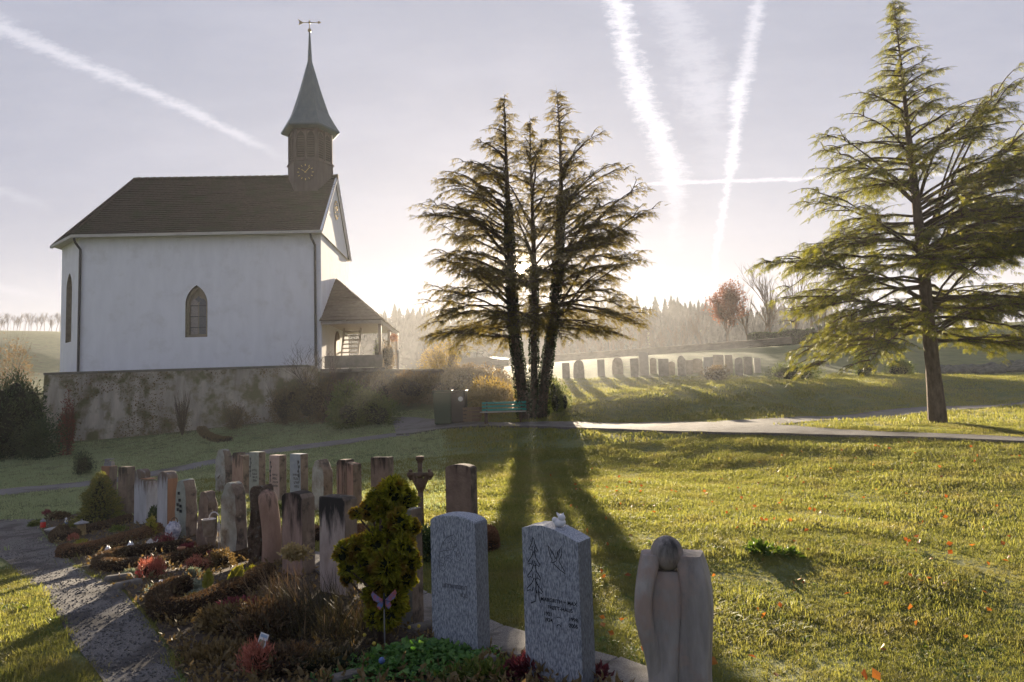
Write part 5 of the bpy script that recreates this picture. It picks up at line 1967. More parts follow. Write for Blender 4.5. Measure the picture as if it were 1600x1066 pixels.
stems3 = [([(822, 662), (815, 600), (803, 520), (798, 420), (794, 320), (790, 230), (788, 150)], 0, (.26, .20, .17, .145, .105, .055, .010), 1),
          ([(832, 660), (835, 600), (834, 520), (835, 420), (832, 330), (829, 250), (828, 185)], .35, (.17, .14, .125, .105, .075, .04, .008), .55),
          ([(846, 660), (850, 600), (862, 520), (872, 420), (877, 320), (876, 230), (870, 142)], -.1, (.22, .18, .16, .135, .10, .05, .010), 1)]
ivy = G()
prof3 = [(2.6, 2.8), (3.3, 3.8), (4.3, 4.4), (5.6, 4.7), (7, 4.6), (8, 4.2), (9, 3.4), (10, 2.6), (11, 1.8), (12, .95), (13.2, .15)]
tw3 = []
for pts, dy, rad, wgt in stems3:
    g = G()
    P = trunk(g, [tuple(loc3(x, y, dy * (1 - (y - 140) / 600))) for x, y in pts], rad, 10)
    g.build('trunk', M['bark'], ct, True)
    tw3.append(P)
    top = P[-1][2]
    # ivy sleeve over the lower and middle stem
    n = 5200 if wgt == 1 else 2600
    hi = top * (.66 if wgt == 1 else .5)
    zz = rng.random(n) ** .9 * hi
    a = rng.random(n) * 2 * math.pi
    cx = np.stack([np.interp(zz, P[:, 2], P[:, k]) for k in (0, 1)], 1)
    rr5 = np.interp(zz, P[:, 2], np.interp(np.linspace(0, 1, 22), np.linspace(0, 1, len(rad)), rad)) * rng.uniform(1.0, 1.22, n) + .015
    pos = np.stack([cx[:, 0] + np.cos(a) * rr5, cx[:, 1] + np.sin(a) * rr5, zz], 1)
    D = unit(np.stack([np.cos(a), np.sin(a), rng.normal(size=n) * .8 - .4], 1) + rng.normal(size=(n, 3)) * .4)
    ivy.leaves(pos, D, rng.uniform(.05, .10, n), .8)
ivy.build('ivy', M['ivy'], ct)
for k, (pts, dy, rad, wgt) in enumerate(stems3):
    P = tw3[k]
    top = P[-1][2]
    z = 3.5
    while z < top - .1:
        sx = A([np.interp(z, P[:, 2], P[:, i]) for i in range(3)])
        for _ in range(1):
            if k == 0:
                az = random.uniform(R(85), R(275))
            elif k == 2:
                az = random.uniform(R(-95), R(95))
            else:
                az = random.choice((random.uniform(R(45), R(135)), random.uniform(R(225), R(315))))
            hr = min(z + .8, 13.1)
            reach = interp(prof3, hr) * random.uniform(.62, 1.06)
            reach = max(reach - abs(sx[0]) * .6 * abs(math.cos(az)), .25)
            up = .16 + .30 * min(1, max(0, (z - 3) / 4)) + random.uniform(-.12, .14)
            if z > top - 1.6:
                reach = max(.2, (top - z) * .55)
            if z < 4.6:
                up = random.uniform(.0, .14)
            c3.branch(sx, az, reach, up, .14 if z > 6 else .30, .76 if z > 6 else .86, .54, .025 + .006 * reach)
        if wgt == 1 and 4 < z < top - 2.6 and random.random() < .75:   # short limbs into the middle of the clump
            c3.branch(sx, (0 if k == 0 else math.pi) + random.uniform(-1.1, 1.1), random.uniform(.5, 1.1), random.uniform(.05, .35), .2, .8, .5, .02)
        z += .15 if wgt == 1 else .20
    spire(c3, P, top)
# named long limbs that make the outline
for (s, px0, py0, px1, py1, rs) in ((0, 795, 470, 655, 385, .15), (0, 796, 500, 652, 465, .10), (0, 793, 400, 678, 312, .18), (0, 792, 330, 692, 268, .2), (2, 872, 480, 1030, 338, .2), (2, 874, 430, 1012, 310, .2), (2, 870, 500, 1022, 405, .12), (2, 868, 470, 1018, 500, .15), (2, 876, 330, 985, 262, .2), (2, 876, 270, 945, 215, .2), (0, 797, 520, 660, 520, .12), (2, 866, 510, 990, 525, .1), (0, 790, 250, 738, 228, .15)):
    a0, b0 = loc3(px0, py0), loc3(px1, py1)
    for q in range(2):
        v = b0 - a0
        az = math.atan2(random.uniform(-.35, .35) * abs(v[0]), v[0])
        ln = abs(v[0]) * random.uniform(.9, 1.03)
        c3.branch(a0 + A((0, 0, random.uniform(-.2, .2))), az, ln, v[2] / ln + .12, .14, .72, .46, .045)
c3.finish(ct, 'needles_back', 'twig', gap=.17, fsc=1.03)

# the free-standing conifer on the right
RT = at(1465, 661, 20.5)
RT.z = gz1(RT.x, RT.y)
rt = empty('conifer_tree', RT, 0, 'large green conifer with bare lower trunk beside the upper path', 'tree')
c4 = Conifer(RT)


def loc4(px, py, dy=0.0):
    return A(at(px, py, 20.5 + dy)) - A(RT)


g = G()
P4 = trunk(g, [tuple(loc4(x, y)) for x, y in ((1466, 668), (1462, 620), (1456, 560), (1450, 500), (1441, 400), (1430, 300), (1418, 200), (1408, 100), (1396, 4))], (.26, .20, .18, .16, .13, .10, .062, .03, .008), 12, .01)
g.build('trunk', M['bark'], rt, True)
top = P4[-1][2]
prof4 = [(2.4, 3.2), (3.2, 4.2), (4.4, 4.7), (5.4, 4.5), (6.5, 3.9), (7.5, 3.3), (8.4, 2.75), (9.4, 1.75), (10.4, 1.2), (11.4, .75), (12.7, .12)]
z = 3.1
while z < top - .08:
    sx = A([np.interp(z, P4[:, 2], P4[:, i]) for i in range(3)])
    for _ in range(3 if z < 6.5 else 2):
        az = random.uniform(0, 6.283)
        right = max(0, math.cos(az))
        hr = min(z + .5, top)
        reach = interp(prof4, hr) * random.uniform(.6, 1.04) * (1 + .18 * right)
        up = .08 + .22 * min(1, max(0, (z - 3) / 6)) + random.uniform(-.05, .08) + .12 * right
        if z < 4.2:
            up = random.uniform(-.06, .10)
        c4.branch(sx, az, max(.2, reach), up, .16 if z > 6 else .34, .85, .54, .020 + .006 * reach)
    z += .165
for (px0, py0, px1, py1, n_) in ((1444, 470, 1188, 405, 2), (1436, 400, 1228, 318, 2), (1428, 320, 1272, 226, 2), (1448, 500, 1215, 470, 2), (1420, 240, 1322, 190, 1), (1412, 170, 1330, 130, 1), (1452, 520, 1265, 530, 2), (1440, 400, 1580, 140, 3), (1444, 440, 1640, 200, 3), (1430, 330, 1520, 170, 2), (1448, 500, 1660, 330, 2), (1450, 520, 1660, 470, 3), (1454, 530, 1640, 540, 3), (1436, 430, 1560, 330, 2)):
    a0, b0 = loc4(px0, py0), loc4(px1, py1)
    for q in range(n_):
        v = b0 - a0
        az = math.atan2(random.uniform(-.3, .3) * abs(v[0]), v[0])
        ln = abs(v[0]) * random.uniform(.9, 1.02)
        c4.branch(a0 + A((0, 0, random.uniform(-.15, .15))), az, ln, v[2] / ln + .10, .12, .85, .50, .04)
spire(c4, P4, top, 3.2)
c4.finish(rt, 'needles', 'twig')


# ------------------------------------------------------------------ bare trees and distant woods
def bare(hgt, seed, spread=.5, levels=4, trunk_r=.14, kids=(5, 4, 4, 3), sides=4):
    r = random.Random(seed)
    g_ = G()
    tips = []

    def grow(p, d, ln, rad, lv):
        k = 5 if lv < 2 else 3
        P = [p]
        dd = A(d)
        for _ in range(k):
            dd = unit(dd + A((r.gauss(0, .13), r.gauss(0, .13), .06)))
            P.append(P[-1] + dd * ln / k)
        g_.tube(P, np.linspace(rad, rad * .45, len(P)), sides if lv < 2 else 3, False)
        if lv >= levels:
            tips.append((P[-1], dd))
            return
        n = kids[min(lv, len(kids) - 1)]
        for i in range(n):
            f = r.uniform(.35, 1.0) if lv else r.uniform(.3, 1.0)
            j = min(int(f * k), k - 1)
            q = P[j] + (P[j + 1] - P[j]) * (f * k - j)
            a = r.uniform(0, 6.283)
            nd = unit(dd * r.uniform(.7, 1.2) + A((math.cos(a), math.sin(a), .25)) * spread * r.uniform(.7, 1.4))
            grow(q, nd, ln * r.uniform(.42, .66), rad * .5 * r.uniform(.7, 1), lv + 1)
    grow(A((0, 0, -.2)), (0, 0, 1), hgt * .62, trunk_r, 0)
    V = np.vstack(g_.V)
    sc = hgt / V[:, 2].max()
    g_.V = [v * sc for v in g_.V]
    return g_, [(A(p) * sc, d) for p, d in tips]


def ground_at(px, Y):
    d = ray(px, 600)
    x = d.x / d.y * Y
    return Vector((x, Y, gz1(x, Y)))


BT = 'bare trees along the ridge of the far field'
protos = []
for k in range(4):
    g_, _ = bare(15, 40 + k, .45, 3, .22, (9, 6, 5), 4)
    e_ = empty('bare_tree', (0, 0, -500), 0)
    g_.build('trunk', M['far_twig'], e_)
    protos.append(e_)


def place_copy(proto, loc, s, rz, label, cat, group, used):
    o = proto if proto.name not in used else copy_tree(proto)
    used.add(proto.name)
    o.location = loc
    o.rotation_euler = (0, 0, rz)
    wd = random.uniform(.75, 1.5) if 'conifer' in label else random.uniform(.85, 1.25)
    o.scale = (s * wd, s * wd, s * random.uniform(.85, 1.12))
    return tag(o, label, cat, group)


used = set()
for k in range(22):
    px = -20 + k * 6.2 + random.uniform(-2, 2)
    Y = 133 + random.uniform(-2, 2)
    p = ground_at(px, Y)
    place_copy(protos[k % 4], p, random.uniform(.195, .285), random.uniform(0, 6), 'thin bare tree in the row on the ridge left of the church', 'tree', BT, used)
# bare saplings beyond the cemetery wall
protos2 = []
for k in range(4):
    g_, _ = bare(7, 70 + k, .32, 3, .06, (8, 5, 4), 4)
    e_ = empty('bare_tree', (0, 0, -500), 0)
    g_.build('trunk', M['far_twig'], e_)
    protos2.append(e_)
used = set()
for k in range(26):
    px = 885 + k * 8.6 + random.uniform(-4, 4)
    p = ground_at(px, random.uniform(68, 76))
    hgt = (at(px, random.uniform(478, 515), p.y).z - p.z) / 7
    place_copy(protos2[k % 4], p, max(.3, hgt), random.uniform(0, 6), 'slender bare sapling in the hazy row beyond the cemetery wall', 'tree', 'bare saplings behind the cemetery wall', used)
for k, (px, py, Y, lb) in enumerate(((1172, 432, 70, 'tall thin bare tree right behind the red-leaved tree'), (1196, 455, 74, 'shorter bare tree between the red tree and the conifer'), (1215, 410, 71, 'bare tree at the left fringe of the big conifer'), (1246, 380, 72, 'tallest bare tree half hidden by the big conifer'), (1275, 420, 74, 'bare tree behind the left branches of the big conifer'))):
    p = ground_at(px, Y)
    hgt = at(px, py, Y).z - p.z
    g_, _ = bare(hgt, 90 + k, .34, 3, .15, (10, 6, 5), 4)
    e_ = empty('bare_tree', p, 0, lb, 'tree')
    g_.build('trunk', M['far_twig'], e_)
# red-leaved tree
p = ground_at(1140, 68)
hgt = at(1140, 445, 68).z - p.z
g_, tips = bare(hgt, 123, .62, 3, .16, (9, 6, 5), 4)
e_ = empty('red_leaved_tree', p, 0, 'small tree with russet autumn leaves behind the cemetery wall', 'tree')
g_.build('trunk', M['far_twig'], e_)
tp_, td = A([t[0] for t in tips]), A([t[1] for t in tips])
k = np.repeat(np.arange(len(tp_)), 16)
pos = tp_[k] + rng.normal(size=(len(k), 3)) * .22
G().leaves(pos, td[k] + rng.normal(size=(len(k), 3)), rng.uniform(.12, .25, len(k)), .7).build('crown', M['red_leaf'], e_)
# birch stems
for k, (px0, px1, Y, lb) in enumerate(((1296, 1262, 44, 'white leaning birch stem under the conifer branches'), (1283, 1290, 44.6, 'thinner pale birch stem left of the leaning one'))):
    p = ground_at(px0, Y)
    q = at(px1, 470, Y)
    e_ = empty('birch_tree', p, 0, lb, 'tree')
    bp_ = smooth_line([(0, 0, -.2), ((q.x - p.x) * .4, 0, (q.z - p.z) * .4), (q.x - p.x, .1, q.z - p.z)])
    G().tube(bp_, np.linspace(.12 - .05 * k, .03, len(bp_)), 8).build('trunk', M['birch'], e_, True)
    g_, _ = bare((q.z - p.z) * .9, 200 + k, .5, 2, .03, (8, 5), 3)
    o = g_.build('branches', M['far_twig'], e_)
    o.location = ((q.x - p.x) * .5, 0, (q.z - p.z) * .45)


def far_conifer(seed, n=10):
    r = np.random.default_rng(seed)
    g_ = G()
    g_.tube([(0, 0, -.05), (0, 0, .3)], [.02, .012], 4, False)
    for k in range(n):
        t = k / n
        z0, z1 = .10 + .9 * t - .02, .10 + .9 * min(1, t + 1.9 / n)
        rad = (.25 * (1 - t) ** .9 + .012)
        m_ = 8
        a = np.linspace(0, 6.283, m_, endpoint=False) + r.random() * 2
        rr_ = rad * r.uniform(.55, 1.2, m_)
        V = [(q * math.cos(b), q * math.sin(b), z0 + r.uniform(-.02, .02)) for q, b in zip(rr_, a)] + [(0, 0, z1)]
        g_.add(V, None, [(i, (i + 1) % m_, m_) for i in range(m_)])
    return g_


fp = [far_conifer(300 + k) for k in range(5)]
# skyline trees one can tell apart
cons = []
for k in range(5):
    e_ = empty('forest_conifer', (0, 0, -500), 0)
    fp[k].build('crown', M['forest_far'], e_)
    cons.append(e_)
used = set()
xs_ = list(np.linspace(575, 700, 15)) + list(np.linspace(905, 1125, 26)) + list(np.linspace(1150, 1300, 12))
for k, px in enumerate(xs_):
    px += random.uniform(-4, 4)
    Y = random.uniform(206, 213)
    p = ground_at(px, Y)
    hpx = 476 + random.uniform(-14, 12) if 930 < px < 1110 else 488 + random.uniform(-12, 10)
    s = max(4.5, at(px, hpx, Y).z - p.z)
    place_copy(cons[k % 5], p, min(s, 12.5), random.uniform(0, 6), 'dark conifer on the skyline of the misty wooded hill', 'tree', 'conifers on the skyline of the hill', used)
# the rest of the wood, one mass
g_ = G()
Pm = [np.vstack(f.V) for f in fp]
Tm = [np.vstack(f.T) for f in fp]
Qm = [np.vstack(f.Q) for f in fp]
for k in range(950):
    px = random.uniform(520, 1420)
    Y = random.uniform(150, 206)
    d = ray(px, 600)
    p = A((d.x / d.y * Y, Y, 0))
    s = random.uniform(5, 8.8)
    a = random.uniform(0, 6)
    c_, s_ = math.cos(a), math.sin(a)
    V = Pm[k % 5] @ np.array([[c_, s_, 0], [-s_, c_, 0], [0, 0, 1]]) * s
    g_.add(V + p, Qm[k % 5], Tm[k % 5])
Vz = np.concatenate([np.repeat(v[-1:, :2] * 0 + v[:, :2].mean(0), len(v), 0) for v in g_.V])
zz = gz(Vz[:, 0], Vz[:, 1])
i = 0
for v in g_.V:
    v[:, 2] += zz[i]
    i += len(v)
tag(g_.build('forest', M['forest_far']), 'misty conifer wood covering the distant hillside', 'forest', kind='stuff')

# ------------------------------------------------------------------ shrubs and hedges of the middle distance
def shrub(px, py, Y, rx, ry, hpx, n, leaf, mat, label, name='bush', cat='bush', **kw):
    p = at(px, py, Y)
    zg = gz1(p.x, p.y)
    p.z = zg - .05
    rz = (at(px, hpx, Y).z - p.z)
    o = clump(name, p, (rx, ry, rz * .92), n, leaf, mat, seed=int(px + py), **kw)
    return tag(o, label, cat)


shrub(562, 668, 29.5, 1.75, 1.1, 596, 12000, .11, 'bush_green', 'rounded dense green bush at the bend of the path', lobes=9)
shrub(505, 660, 31.0, 1.9, .9, 585, 8000, .10, 'bush_brown', 'brownish shrub between the retaining wall and the green bush', lobes=8, core='core_brown', twigs=40)
shrub(590, 610, 33.6, 1.0, .8, 575, 3500, .10, 'bush_brown', 'small clipped hedge top behind the green bush', core='core_brown')
shrub(668, 648, 33.0, 1.9, 1.0, 582, 10000, .13, 'bush_brown', 'hazy brown bush behind the green bush', core='core_brown')
shrub(735, 640, 35.0, 2.3, 1.0, 562, 11000, .13, 'bush_brown', 'broad hazy shrub behind the waste bins', core='core_brown')
shrub(692, 600, 38.0, 1.7, .9, 535, 5500, .10, 'bush_gold', 'thin golden shrub beyond the bins, twigs rising above it', twigs=50, core=None)
shrub(768, 640, 29.6, 1.5, .6, 592, 7000, .12, 'bush_gold', 'golden leafy shrub behind the bench', core=None)
shrub(872, 655, 27.8, .55, .5, 592, 3200, .10, 'bush_green', 'yellow-green shrub at the foot of the three-stemmed tree')
shrub(1235, 600, 38.0, 2.2, .7, 568, 4500, .11, 'bush_green', 'low loose hedge in front of the birch')
shrub(1350, 592, 38.0, .75, .6, 558, 2600, .11, 'bush_green', 'light green round shrub left of the two by the conifer')
shrub(1408, 592, 38.5, 1.0, .6, 560, 3000, .11, 'bush_green', 'light green wider shrub close to the conifer trunk')
shrub(1120, 590, 37.0, .9, .5, 572, 1800, .10, 'bush_brown', 'small dry shrub in front of the distant graves', core='core_brown')
shrub(130, 727, 23.5, .42, .4, 708, 1500, .07, 'hedge_dark', 'lone small dark bush on the lower lawn')
shrub(105, 745, 29.5, .45, .35, 625, 2200, .09, 'bush_red', 'reddish climber against the mossy wall', core=None, twigs=20)
shrub(285, 680, 31.4, .55, .35, 618, 700, .08, 'bush_brown', 'sparse bare shrub in front of the mossy wall', core=None, twigs=70)
shrub(365, 672, 31.6, .8, .3, 630, 1800, .08, 'bush_brown', 'dry tangle at the middle of the mossy wall', core=None, twigs=30)
shrub(445, 665, 31.5, 1.3, .45, 600, 4500, .09, 'bush_brown', 'brown shrub at the foot of the wall near the porch', core='core_brown', twigs=30)
shrub(70, 722, 29.0, 1.2, .5, 650, 4500, .10, 'hedge_dark', 'dark undergrowth at the lower left corner of the wall', core=None)
shrub(10, 560, 60, 3.0, 1.5, 520, 2200, .2, 'bush_brown', 'pale bare thicket behind the dark hedge', core=None, twigs=60)
# bare twiggy bush by the downpipe
p = at(485, 575, 32.0)
p.z = gz1(p.x, p.y)
g_, _ = bare(at(485, 525, 32).z - p.z, 501, .95, 3, .05, (11, 6, 5), 3)
e_ = empty('bare_shrub', p, 0, 'leafless twiggy shrub by the church downpipe', 'bush')
g_.build('twigs', M['twig'], e_)
p = at(530, 600, 31.6)
p.z = gz1(p.x, p.y)
g_, _ = bare(at(530, 545, 31.6).z - p.z, 502, .8, 3, .04, (10, 6, 5), 3)
e_ = empty('bare_shrub', p, 0, 'leafless shrub with pale twigs in front of the porch', 'bush')
g_.build('twigs', M['far_twig'], e_)
p = at(700, 590, 38.0)
p.z = gz1(p.x, p.y)
g_, _ = bare(at(700, 512, 38).z - p.z, 503, .6, 3, .05, (10, 6, 5), 3)
e_ = empty('bare_shrub', p, 0, 'tall leafless shrub above the golden bush', 'bush')
g_.build('twigs', M['far_twig'], e_)


def hedge(pts, Y0, hz0, wd, n, leaf, mat, label):
    """clipped hedge along world points with a level top"""
    P = resample(A(pts)[:, :2], 30)
    zg = gz(P[:, 0], P[:, 1])
    d = unit(np.gradient(P, axis=0))
    nr = np.stack([-d[:, 1], d[:, 0]], 1)
    o = empty('hedge', (*P[15], float(zg[15])), 0, label, 'hedge')
    off = A(o.location)
    V = []
    for i in range(30):
        for sx_, f in ((-1, -.1), (-1, .5), (-.8, 1), (.8, 1), (1, .5), (1, -.1)):
            q = P[i] + nr[i] * sx_ * wd / 2 * (1 + .12 * math.sin(i * 1.7 + f))
            V.append((*q, zg[i] + (hz0 + .1 * math.sin(i * .9)) * f))
    V = A(V)
    Q = [(i * 6 + j, (i + 1) * 6 + j, (i + 1) * 6 + (j + 1) % 6, i * 6 + (j + 1) % 6) for i in range(29) for j in range(6)] + [(0, 1, 2, 3), (0, 3, 4, 5)] + [(174, 177, 176, 175), (174, 179, 178, 177)]
    G().add(V - off, Q).build('core', M['core_green'], o)
    i = rng.integers(0, 29, n)
    j = rng.integers(0, 5, n)
    fu, fv = rng.random((n, 1)), rng.random((n, 1))
    pos = (V[i * 6 + j] * (1 - fv) + V[i * 6 + j + 1] * fv) * (1 - fu) + (V[i * 6 + 6 + j] * (1 - fv) + V[i * 6 + 7 + j] * fv) * fu
    D = unit(pos - np.concatenate([P[i], zg[i][:, None] + hz0 * .4], 1) + rng.normal(size=(n, 3)) * .6)
    G().leaves(pos - off - D * leaf * .3, D, leaf * rng.uniform(.6, 1.4, n), .55).build('foliage', M[mat], o)
    return o


shrub(30, 702, 30.0, 1.15, 1.2, 592, 11000, .13, 'hedge_dark', 'tall dark evergreen bush against the end of the mossy wall', lobes=11, corescale=.7)
shrub(-25, 705, 29.0, 1.5, 1.2, 592, 8000, .13, 'hedge_dark', 'dark evergreen bush cut by the left edge of the picture', lobes=10, corescale=.7)
a, b = at(1172, 540, 67), at(1300, 535, 67)
hedge([(a.x, 67), (b.x, 67), (b.x + 5, 67.5)], 67, at(1230, 517, 67).z - gz1((a.x + b.x) / 2, 67), 1.4, 5000, .16, 'hedge_dark', 'dark clipped hedge at the top of the cemetery slope')
# small grass-like low hedge piece on the left lawn
P = smooth_line([tuple(on(*q))[:2] for q in ((315, 672), (322, 683), (345, 690), (360, 690))])
tag(fuzz('heath_border', P, .4, .18, 3500, .07, 'bush_brown', 'core_brown'), 'short brown hedge remnant on the lawn below the church wall', 'hedge')

# far cemetery wall and its graves
a, b = at(872, 556, 60), at(1180, 533, 60)
wall_run('cemetery_wall', [(a.x - 3, 60), (a.x, 60), (b.x, 60), (b.x + 3, 59.5)], (a.z + b.z) / 2, .3, M['far_wall'], 'long dark boundary wall behind the distant graves', M['far_wall'])
ob = bpy.data.objects['cemetery_wall']
for ch in ob.children:                       # follows the rising ground
    for v in ch.data.vertices:
        wx = v.co.x + ob.location.x
        v.co.z += (wx - (a.x + b.x) / 2) * (b.z - a.z) / (b.x - a.x) * (1 if v.co.z + ob.location.z > (a.z + b.z) / 2 - .9 else .0)
far_st = [(905, 588, 24, 30, 'natural', 0), (940, 584, 16, 34, 'flat', 1), (966, 585, 24, 34, 'natural', 0), (992, 584, 16, 32, 'flat', 0), (1007, 584, 20, 38, 'flat', 1), (1022, 584, 14, 33, 'round', 0), (1038, 583, 22, 31, 'flat', 0), (1050, 582, 14, 28, 'round', 0), (1004, 588, 14, 26, 'flat', 0), (1066, 582, 18, 34, 'point', 0), (1078, 581, 14, 30, 'flat', 0), (1090, 580, 24, 27, 'round', 0), (1108, 579, 20, 30, 'flat', 1), (1124, 578, 22, 32, 'flat', 0), (1140, 577, 16, 30, 'flat', 0), (1156, 576, 16, 30, 'round', 0), (1170, 575, 16, 30, 'flat', 0), (1185, 574, 14, 28, 'flat', 1), (885, 590, 16, 26, 'flat', 0)]
lbs = ['low rounded hazy headstone near the three-stemmed tree', 'pale narrow distant headstone, second from the tree', 'broad boulder-shaped distant headstone', 'slim distant headstone left of a tall pale one', 'tall pale distant headstone in the hazy row', 'distant round-topped headstone right of the tall pale one', 'wide brown distant headstone in mid row', 'short round distant headstone in mid row', 'small distant headstone half behind the tall pale one', 'distant headstone with pointed top', 'distant square headstone right of the pointed one', 'dark low round-topped distant headstone on sunlit grass', 'pale square distant headstone after the dark round one', 'broad square distant headstone in the right group', 'plain distant headstone left of a round-topped one', 'narrow round-topped distant headstone in the right group', 'square distant headstone second from the right end', 'pale rightmost distant headstone near the hedge', 'faint leftmost distant headstone at the shrub']
for k, (px, py, w, hp, kind, pale) in enumerate(far_st):
    Y = 40.5 + (k % 3) * .6
    p = ground_at(px, Y)
    s = Y / FPX
    e_ = empty('distant_headstone', p, R(random.uniform(-14, 6)), lbs[k], 'gravestone', 'distant headstones on the upper terrace')
    o = slab_mesh('slab', outline(kind, w * s * .72, hp * s * random.uniform(.72, .95) + .1), .22, M['far_stone_pale' if pale else 'far_stone'], e_, .02 if kind in ('natural', 'point') else 0)
    o.location.z = -.1
# rockery band at the right
g_ = G()
for k in range(300):
    px = random.uniform(1465, 1640)
    f = random.random()
    Y = 41 + 3.0 * f
    p = ground_at(px, Y)
    r_ = random.uniform(.12, .28)
    g_.sphere(A(p) + A((0, 0, r_ * .4)), r_, 6, 4, (1.3, 1, .8))
pm('rock', (.075, .08, .07), (.14, .14, .12), 3, .95, .6, 12)
tag(g_.build('rockery', M['rock']), 'band of dark stones on the slope behind the conifer', 'stones', kind='stuff')

# ------------------------------------------------------------------ bench, bins, car, porch plant
pb = at(787, 655, 26.6)
pb.z = gz1(pb.x, pb.y) + .02
be = empty('park_bench', pb, R(-6), 'teal-slatted park bench left of the three-stemmed tree', 'bench')
for k in range(3):
    G().box((0, .20 + .03 * k, .52 + .13 * k), (1.75, .03, .095)).build('back_slat', M['teal'], be)
for k in range(4):
    G().box((0, -.28 + .115 * k, .44), (1.75, .095, .035)).build('seat_slat', M['pale_paint'], be)
for s in (-1, 1):
    g_ = G().box((s * .68, -.24, .20), (.06, .06, .44)).box((s * .68, .16, .20), (.06, .06, .44)).beam((s * .68, -.26, .40), (s * .68, .2, .40), .05, .05)
    g_.beam((s * .68, .18, .38), (s * .68, .29, .86), .05, .05)
    g_.build('leg', M['iron'], be)
for k, (px, w, mt_, lb) in enumerate(((694, .78, 'bin_green', 'dark green waste container beside the path'), (718, .62, 'bin_dark', 'brown waste bin with round white sticker'))):
    q = at(px, 652, 28.2)
    q.z = gz1(q.x, q.y)
    e_ = empty('waste_bin', q, R(-5), lb, 'bin')
    hh = at(px, 609, 28.2).z - q.z
    o = G().box((0, 0, hh * .45 + .03), (w * .86, .66, hh * .9), 0, 1.12).build('body', M[mt_], e_)
    bevel(o, .03, 2)
    o = G().box((0, -.01, hh * .955), (w * 1.05, .80, .07)).build('lid', M[mt_], e_)
    bevel(o, .025, 2)
    for s in (-1, 1):
        G().tube([(s * w * .36, .36, .10), (s * w * .42, .36, .10)], .10, 12).build('wheel', M['pipe'], e_)
    G().tube([(-w * .35, .45, hh * .93), (w * .35, .45, hh * .93)], .018, 6).build('handle', M['pipe'], e_)
    if k:
        n = 20
        V = [(.12 + .10 * math.cos(6.283 * i / n), -.375, hh * .72 + .10 * math.sin(6.283 * i / n)) for i in range(n)] + [(.12, -.377, hh * .72)]
        G().add(V, None, [(n, i, (i + 1) % n) for i in range(n)]).build('sticker', M['sticker'], e_)
# small low crate next to the bins
q = at(738, 652, 28.0)
q.z = gz1(q.x, q.y)
e_ = empty('garden_box', q, R(-4), 'low brown slatted box between the bins and the bench', 'box')
for k in range(4):
    G().box((0, -.25, .10 + .15 * k), (.7, .03, .12)).build('board', M['wood'], e_)
    G().box((0, .25, .10 + .15 * k), (.7, .03, .12)).build('board', M['wood'], e_)
    for s in (-1, 1):
        G().box((s * .34, 0, .10 + .15 * k), (.03, .46, .12)).build('board', M['wood'], e_)
# car roof showing over the bushes
q = at(745, 552, 46)
e_ = empty('parked_car', (q.x, 46, gz1(q.x, 46)), R(-25), 'dark parked car, windows just showing above the shrubs', 'car')
P = [(-2.0, .3), (2.0, .3), (2.05, .75), (1.2, .88), (-2.0, .86), (-2.08, .6)]
o = G().prism(P, -.8, .8).build('body', M['car_paint'], e_)
bevel(o, .06, 2)
g_ = G()
top_ = [(-1.55, .87), (1.0, .87), (.35, 1.40), (-1.1, 1.42)]
for a_, b_ in zip(top_, top_[1:] + top_[:1]):
    for y_ in (-.72, .72):
        g_.beam((a_[0], y_, a_[1]), (b_[0], y_, b_[1]), .05, .06)
g_.beam((-.30, -.72, .9), (-.36, -.72, 1.4), .06, .05).beam((-.30, .72, .9), (-.36, .72, 1.4), .06, .05)
g_.box((-.37, 0, 1.42), (1.5, 1.46, .05))
g_.build('cabin_frame', M['car_paint'], e_)
for y_ in (-.715, .715):
    G().add([(-1.45, y_, .9), (.92, y_, .9), (.33, y_, 1.37), (-1.06, y_, 1.38)], [(0, 1, 2, 3)]).build('window', M['clear_glass'], e_)
for x_ in (-1.3, 1.3):
    for y_ in (-.78, .78):
        G().tube([(x_, y_ - .09, .3), (x_, y_ + .09, .3)], .31, 16).build('wheel', M['pipe'], e_)
# potted shrub and lamp by the porch
q = at(607, 566, 34.6)
q.z = TZ - .25
e_ = clump('potted_shrub', q, (.50, .50, at(607, 540, 34.6).z - q.z), 2200, .09, 'bush_brown', seed=77, core='core_brown')
tag(e_, 'round brownish shrub growing by the porch posts', 'bush')
q = at(589, 563, 34.2)
q.z = TZ - .25
e_ = clump('potted_shrub', q, (.26, .26, at(589, 532, 34.2).z - q.z), 1000, .07, 'bush_green', seed=78)
tag(e_, 'small climbing plant on the front porch post', 'bush')
q = at(614, 528, 36)
e_ = clump('hanging_basket', q + Vector((0, 0, -.15)), (.22, .22, .32), 500, .08, 'fallen', seed=79, core=None)
tag(e_, 'orange hanging flower basket at the porch corner', 'flowers')
q = at(622, 566, 34.8)
q.z = TZ - .25
e_ = empty('path_lamp', q, 0, 'little post lamp beside the porch', 'lamp')
hh = at(622, 552, 34.8).z - q.z
G().tube([(0, 0, 0), (0, 0, hh)], .03, 8).build('post', M['pipe'], e_)
G().lathe([(0, hh), (.06, hh), (.07, hh + .12), (.09, hh + .13), (0, hh + .18)], n=10).build('lamp_head', M['zinc'], e_)
# ------------------------------------------------------------------ grass, leaves, gravel stones
def inpoly(x, y, poly):
    x, y = A(x), A(y)
    ins = np.zeros(x.shape, bool)
    p = A(poly)
    j = len(p) - 1
    for i in range(len(p)):
        c = ((p[i, 1] > y) != (p[j, 1] > y)) & (x < (p[j, 0] - p[i, 0]) * (y - p[i, 1]) / (p[j, 1] - p[i, 1] + 1e-12) + p[i, 0])
        ins ^= c
        j = i
    return ins


